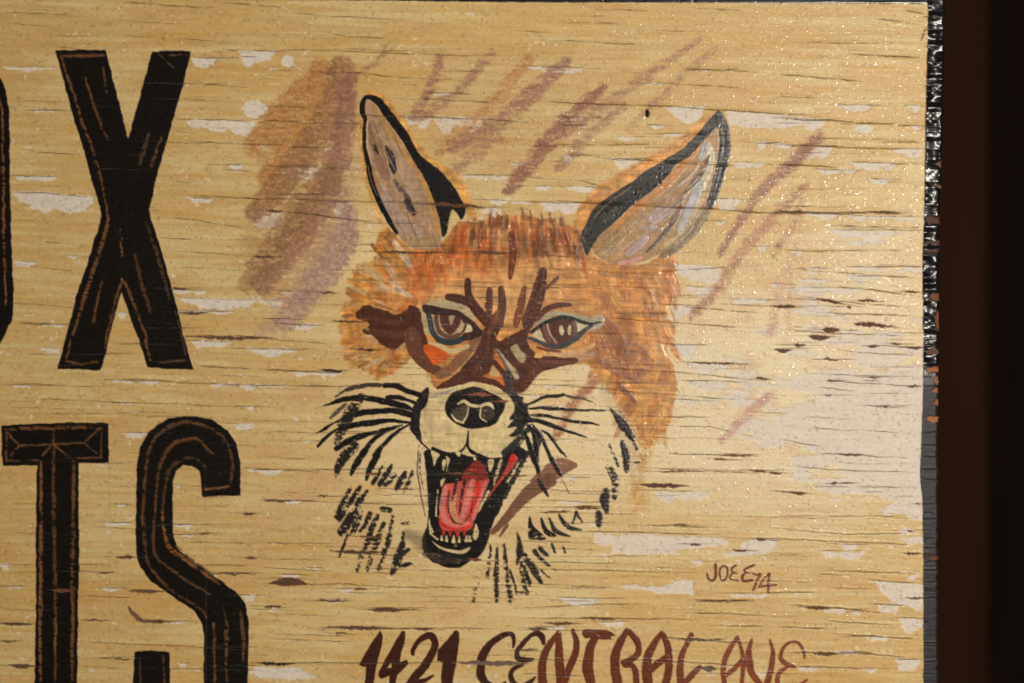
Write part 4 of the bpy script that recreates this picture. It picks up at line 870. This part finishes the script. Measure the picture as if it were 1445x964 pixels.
# nail hole, scratches, grime
poly([(911,156),(913,154.5),(915.5,158),(915.5,163),(913.5,165.5),(911,162)], (16,13,11), warp=0.2, h=-3.0, rough=0.9)
stroke([(1306,40),(1303,48),(1300,57)], [1.2,2,1.2], (34,32,32)); stroke([(334,568),(352,580),(356,588)], [1,1.5,1], (200,188,168), alpha=0.7)
g = sstep(0.70, 0.82, fbm(3.2, 2.6, 91, 2))[..., None] * 0.30
C[:] = C * (1 - g) + rgb((112, 86, 58)) * g * (C.mean(2, keepdims=True) > 0.3) + C * g * (C.mean(2, keepdims=True) <= 0.3)
# pencil guide lines left by the sign writer
for x in (154, 290):
    stroke([(x, 655), (x + 1, 780), (x + 1, 960)], 0.8, (150,128,92), alpha=0.35)
HT += (N_SPECK - 0.5) * 0.05 * BU

# ------------------------------------------------------------------ materials
def mat(name):
    m_ = bpy.data.materials.new(name); m_.use_nodes = True
    return m_, m_.node_tree.nodes, m_.node_tree.links, m_.node_tree.nodes['Principled BSDF']
PM, nd, lk, bs = mat('weathered_sign_paint')
at = nd.new('ShaderNodeAttribute'); at.attribute_name = 'paint'
ar = nd.new('ShaderNodeAttribute'); ar.attribute_name = 'rough'
ab = nd.new('ShaderNodeAttribute'); ab.attribute_name = 'stipple'
tc = nd.new('ShaderNodeTexCoord')
n1 = nd.new('ShaderNodeTexNoise'); n1.inputs['Scale'].default_value = 330; n1.inputs['Detail'].default_value = 1.0
n2 = nd.new('ShaderNodeTexNoise'); n2.inputs['Scale'].default_value = 1500; n2.inputs['Detail'].default_value = 1.0
for n_ in (n1, n2): lk.new(tc.outputs['Object'], n_.inputs['Vector'])
mp = nd.new('ShaderNodeMapping'); mp.inputs['Scale'].default_value = (14, 60, 420)
lk.new(tc.outputs['Object'], mp.inputs['Vector'])
n3 = nd.new('ShaderNodeTexNoise'); n3.inputs['Scale'].default_value = 1.0; n3.inputs['Detail'].default_value = 3
lk.new(mp.outputs['Vector'], n3.inputs['Vector'])
mr = nd.new('ShaderNodeMapRange'); mr.inputs['To Min'].default_value = 0.90; mr.inputs['To Max'].default_value = 1.08
lk.new(n3.outputs['Fac'], mr.inputs['Value'])
mx = nd.new('ShaderNodeMix'); mx.data_type = 'RGBA'; mx.blend_type = 'MULTIPLY'; mx.inputs['Factor'].default_value = 1.0
lk.new(at.outputs['Color'], mx.inputs['A']); lk.new(mr.outputs['Result'], mx.inputs['B'])
lk.new(mx.outputs['Result'], bs.inputs['Base Color'])
rs = nd.new('ShaderNodeMath'); rs.operation = 'SUBTRACT'; rs.use_clamp = True
lk.new(ar.outputs['Fac'], rs.inputs[0]); lk.new(rs.outputs[0], bs.inputs['Roughness']); bs.inputs['Specular IOR Level'].default_value = 0.27
ad = nd.new('ShaderNodeMath'); ad.operation = 'ADD'
pm = nd.new('ShaderNodeMapRange'); pm.interpolation_type = 'SMOOTHSTEP'; pm.inputs['From Min'].default_value = 0.56; pm.inputs['From Max'].default_value = 0.80
lk.new(n1.outputs['Fac'], pm.inputs['Value'])
gm = nd.new('ShaderNodeMath'); gm.operation = 'MULTIPLY'; lk.new(pm.outputs['Result'], gm.inputs[0]); lk.new(ab.outputs['Fac'], gm.inputs[1])
gs = nd.new('ShaderNodeMath'); gs.operation = 'MULTIPLY'; gs.inputs[1].default_value = 0.5; lk.new(gm.outputs[0], gs.inputs[0]); lk.new(gs.outputs[0], rs.inputs[1])
fn = nd.new('ShaderNodeMath'); fn.operation = 'MULTIPLY'; fn.inputs[1].default_value = 0.12
lk.new(n2.outputs['Fac'], fn.inputs[0])
lk.new(pm.outputs['Result'], ad.inputs[0]); lk.new(fn.outputs[0], ad.inputs[1])
ml = nd.new('ShaderNodeMath'); ml.operation = 'MULTIPLY'
lk.new(ad.outputs[0], ml.inputs[0]); lk.new(ab.outputs['Fac'], ml.inputs[1])
bp = nd.new('ShaderNodeBump'); bp.inputs['Strength'].default_value = 0.6; bp.inputs['Distance'].default_value = 0.00018
lk.new(ml.outputs[0], bp.inputs['Height']); lk.new(bp.outputs['Normal'], bs.inputs['Normal'])

WM, nd, lk, bs = mat('plywood_edge')
tc = nd.new('ShaderNodeTexCoord'); nz = nd.new('ShaderNodeTexNoise'); nz.inputs['Scale'].default_value = 60
lk.new(tc.outputs['Object'], nz.inputs['Vector'])
cr = nd.new('ShaderNodeValToRGB'); cr.color_ramp.elements[0].color = (0.016, 0.011, 0.009, 1); cr.color_ramp.elements[1].color = (0.05, 0.03, 0.02, 1)
lk.new(nz.outputs['Fac'], cr.inputs['Fac']); lk.new(cr.outputs['Color'], bs.inputs['Base Color']); bs.inputs['Roughness'].default_value = 0.6

def wood(name, c0, c1):
    W_, nd, lk, bs = mat(name)
    tc = nd.new('ShaderNodeTexCoord'); mp = nd.new('ShaderNodeMapping'); mp.inputs['Scale'].default_value = (14, 14, 1.2)
    nz = nd.new('ShaderNodeTexNoise'); nz.inputs['Scale'].default_value = 2.2; nz.inputs['Detail'].default_value = 5
    lk.new(tc.outputs['Object'], mp.inputs['Vector']); lk.new(mp.outputs['Vector'], nz.inputs['Vector'])
    cr = nd.new('ShaderNodeValToRGB'); cr.color_ramp.elements[0].color = (*c0, 1); cr.color_ramp.elements[1].color = (*c1, 1)
    lk.new(nz.outputs['Fac'], cr.inputs['Fac']); lk.new(cr.outputs['Color'], bs.inputs['Base Color']); bs.inputs['Roughness'].default_value = 0.85; bs.inputs['Specular IOR Level'].default_value = 0.05
    return W_

# ------------------------------------------------------------------ build the sign
def xyz(u, v, h): return ((u - CU) * S, -h * S, (CV - v) * S)
sign = bpy.data.objects.new('painted_sign', None)
sc.collection.objects.link(sign)
sign.location = (0, 0, ZC)
sign['label'] = 'weathered cream wooden sign painted with a fox head and black letters'
sign['category'] = 'sign'

C = np.clip(C, 0.004, 1)
lin = np.where(C <= 0.04045, C / 12.92, ((C + 0.055) / 1.055)**2.4)
X = (UU - CU) * S; Z = (CV - VV) * S; Y = -HT * S
inside = UU < outer
idx = np.arange(NH * NW).reshape(NH, NW)
qa, qb, qc, qd = idx[:-1, :-1], idx[1:, :-1], idx[1:, 1:], idx[:-1, 1:]
keep = inside[:-1, :-1] & inside[1:, 1:] & inside[:-1, 1:] & inside[1:, :-1]
qid = ID[:-1, :-1]
co = np.stack([X, Y, Z], -1).reshape(-1, 3).astype(np.float32)
colr = np.concatenate([lin, np.ones((NH, NW, 1), np.float32)], 2).reshape(-1, 4).astype(np.float32)
rof = RO.reshape(-1).astype(np.float32); buf = BU.reshape(-1).astype(np.float32)
Q = np.stack([qa, qb, qc, qd], -1)[keep]; QI = qid[keep]
# tiny islands of a part go back to the coat beneath
cnt = np.bincount(QI, minlength=len(PARTS))
for i in range(1, len(PARTS)):
    if 0 < cnt[i] < 12: QI[QI == i] = 0
order = np.argsort(QI, kind='stable'); Q = Q[order]; QI = QI[order]
bounds = np.searchsorted(QI, np.arange(len(PARTS) + 1))
objs = {}
for i in range(len(PARTS)):
    f = Q[bounds[i]:bounds[i + 1]]
    if len(f) == 0: continue
    vid, inv = np.unique(f, return_inverse=True)
    inv = inv.reshape(-1).astype(np.int32)
    name, label, par = PARTS[i]
    me = bpy.data.meshes.new(name)
    me.vertices.add(len(vid)); me.vertices.foreach_set('co', co[vid].reshape(-1))
    me.loops.add(len(inv)); me.loops.foreach_set('vertex_index', inv)
    me.polygons.add(len(f)); me.polygons.foreach_set('loop_start', np.arange(0, len(inv), 4, dtype=np.int32))
    me.update(calc_edges=True)
    a = me.attributes.new('paint', 'FLOAT_COLOR', 'POINT'); a.data.foreach_set('color', colr[vid].reshape(-1))
    a = me.attributes.new('rough', 'FLOAT', 'POINT'); a.data.foreach_set('value', rof[vid])
    a = me.attributes.new('stipple', 'FLOAT', 'POINT'); a.data.foreach_set('value', buf[vid])
    me.materials.append(PM)
    o = bpy.data.objects.new(name, me); sc.collection.objects.link(o)
    if label: o['label'] = label
    objs[i] = o
for i, o in objs.items():
    par = PARTS[i][2]
    o.parent = objs[par] if par in objs else sign

def prism(name, outline, y0, y1, material, parent):
    n = len(outline)
    v = [(x, y0, z) for x, z in outline] + [(x, y1, z) for x, z in outline]
    f = [tuple(range(n)), tuple(range(2 * n - 1, n - 1, -1))] + [(i, i + n, (i + 1) % n + n, (i + 1) % n) for i in range(n)]
    me = bpy.data.meshes.new(name); me.from_pydata(v, [], f); me.update(); me.materials.append(material)
    o = bpy.data.objects.new(name, me); sc.collection.objects.link(o); o.parent = parent
    return o
edge = [((u - 2.0 - CU) * S, (CV - v) * S) for u, v in OUT if -15 < v < 1060]
outl = [((U0 - CU) * S, (CV + 15) * S), ((1332 - CU) * S, (CV + 15) * S)] + edge + [((1323 - CU) * S, (CV - 1068) * S), ((U0 - CU) * S, (CV - 1068) * S)]
prism('board', outl, 0.0030, 0.0190, WM, sign)

# ------------------------------------------------------------------ the dark wall far behind
def plain_box(name, x0, x1, y0, y1, z0, z1, m_, parent=None):
    v = [(x, y, z) for x in (x0, x1) for y in (y0, y1) for z in (z0, z1)]
    f = [(0,1,3,2),(4,6,7,5),(0,4,5,1),(2,3,7,6),(0,2,6,4),(1,5,7,3)]
    me = bpy.data.meshes.new(name); me.from_pydata(v, [], f); me.update(); me.materials.append(m_)
    o = bpy.data.objects.new(name, me); sc.collection.objects.link(o); o.parent = parent
    return o
brown = wood('dark_brown_boards', (0.034, 0.0145, 0.0078), (0.068, 0.029, 0.0155))
black = wood('near_black_boards', (0.009, 0.006, 0.0045), (0.023, 0.013, 0.0095))
wall = plain_box('back_wall', -2.0, 3.0, 1.62, 1.65, 0.0, 3.0, black)
wall['kind'] = 'structure'
x = 0.790 - 0.135 * 20; k = 0
while x < 2.9:
    w = 0.135
    plain_box('plank', x, x + w - 0.004, 1.60, 1.622, 0.01, 2.99, brown if x + w < 0.80 else black, wall); x += w; k += 1
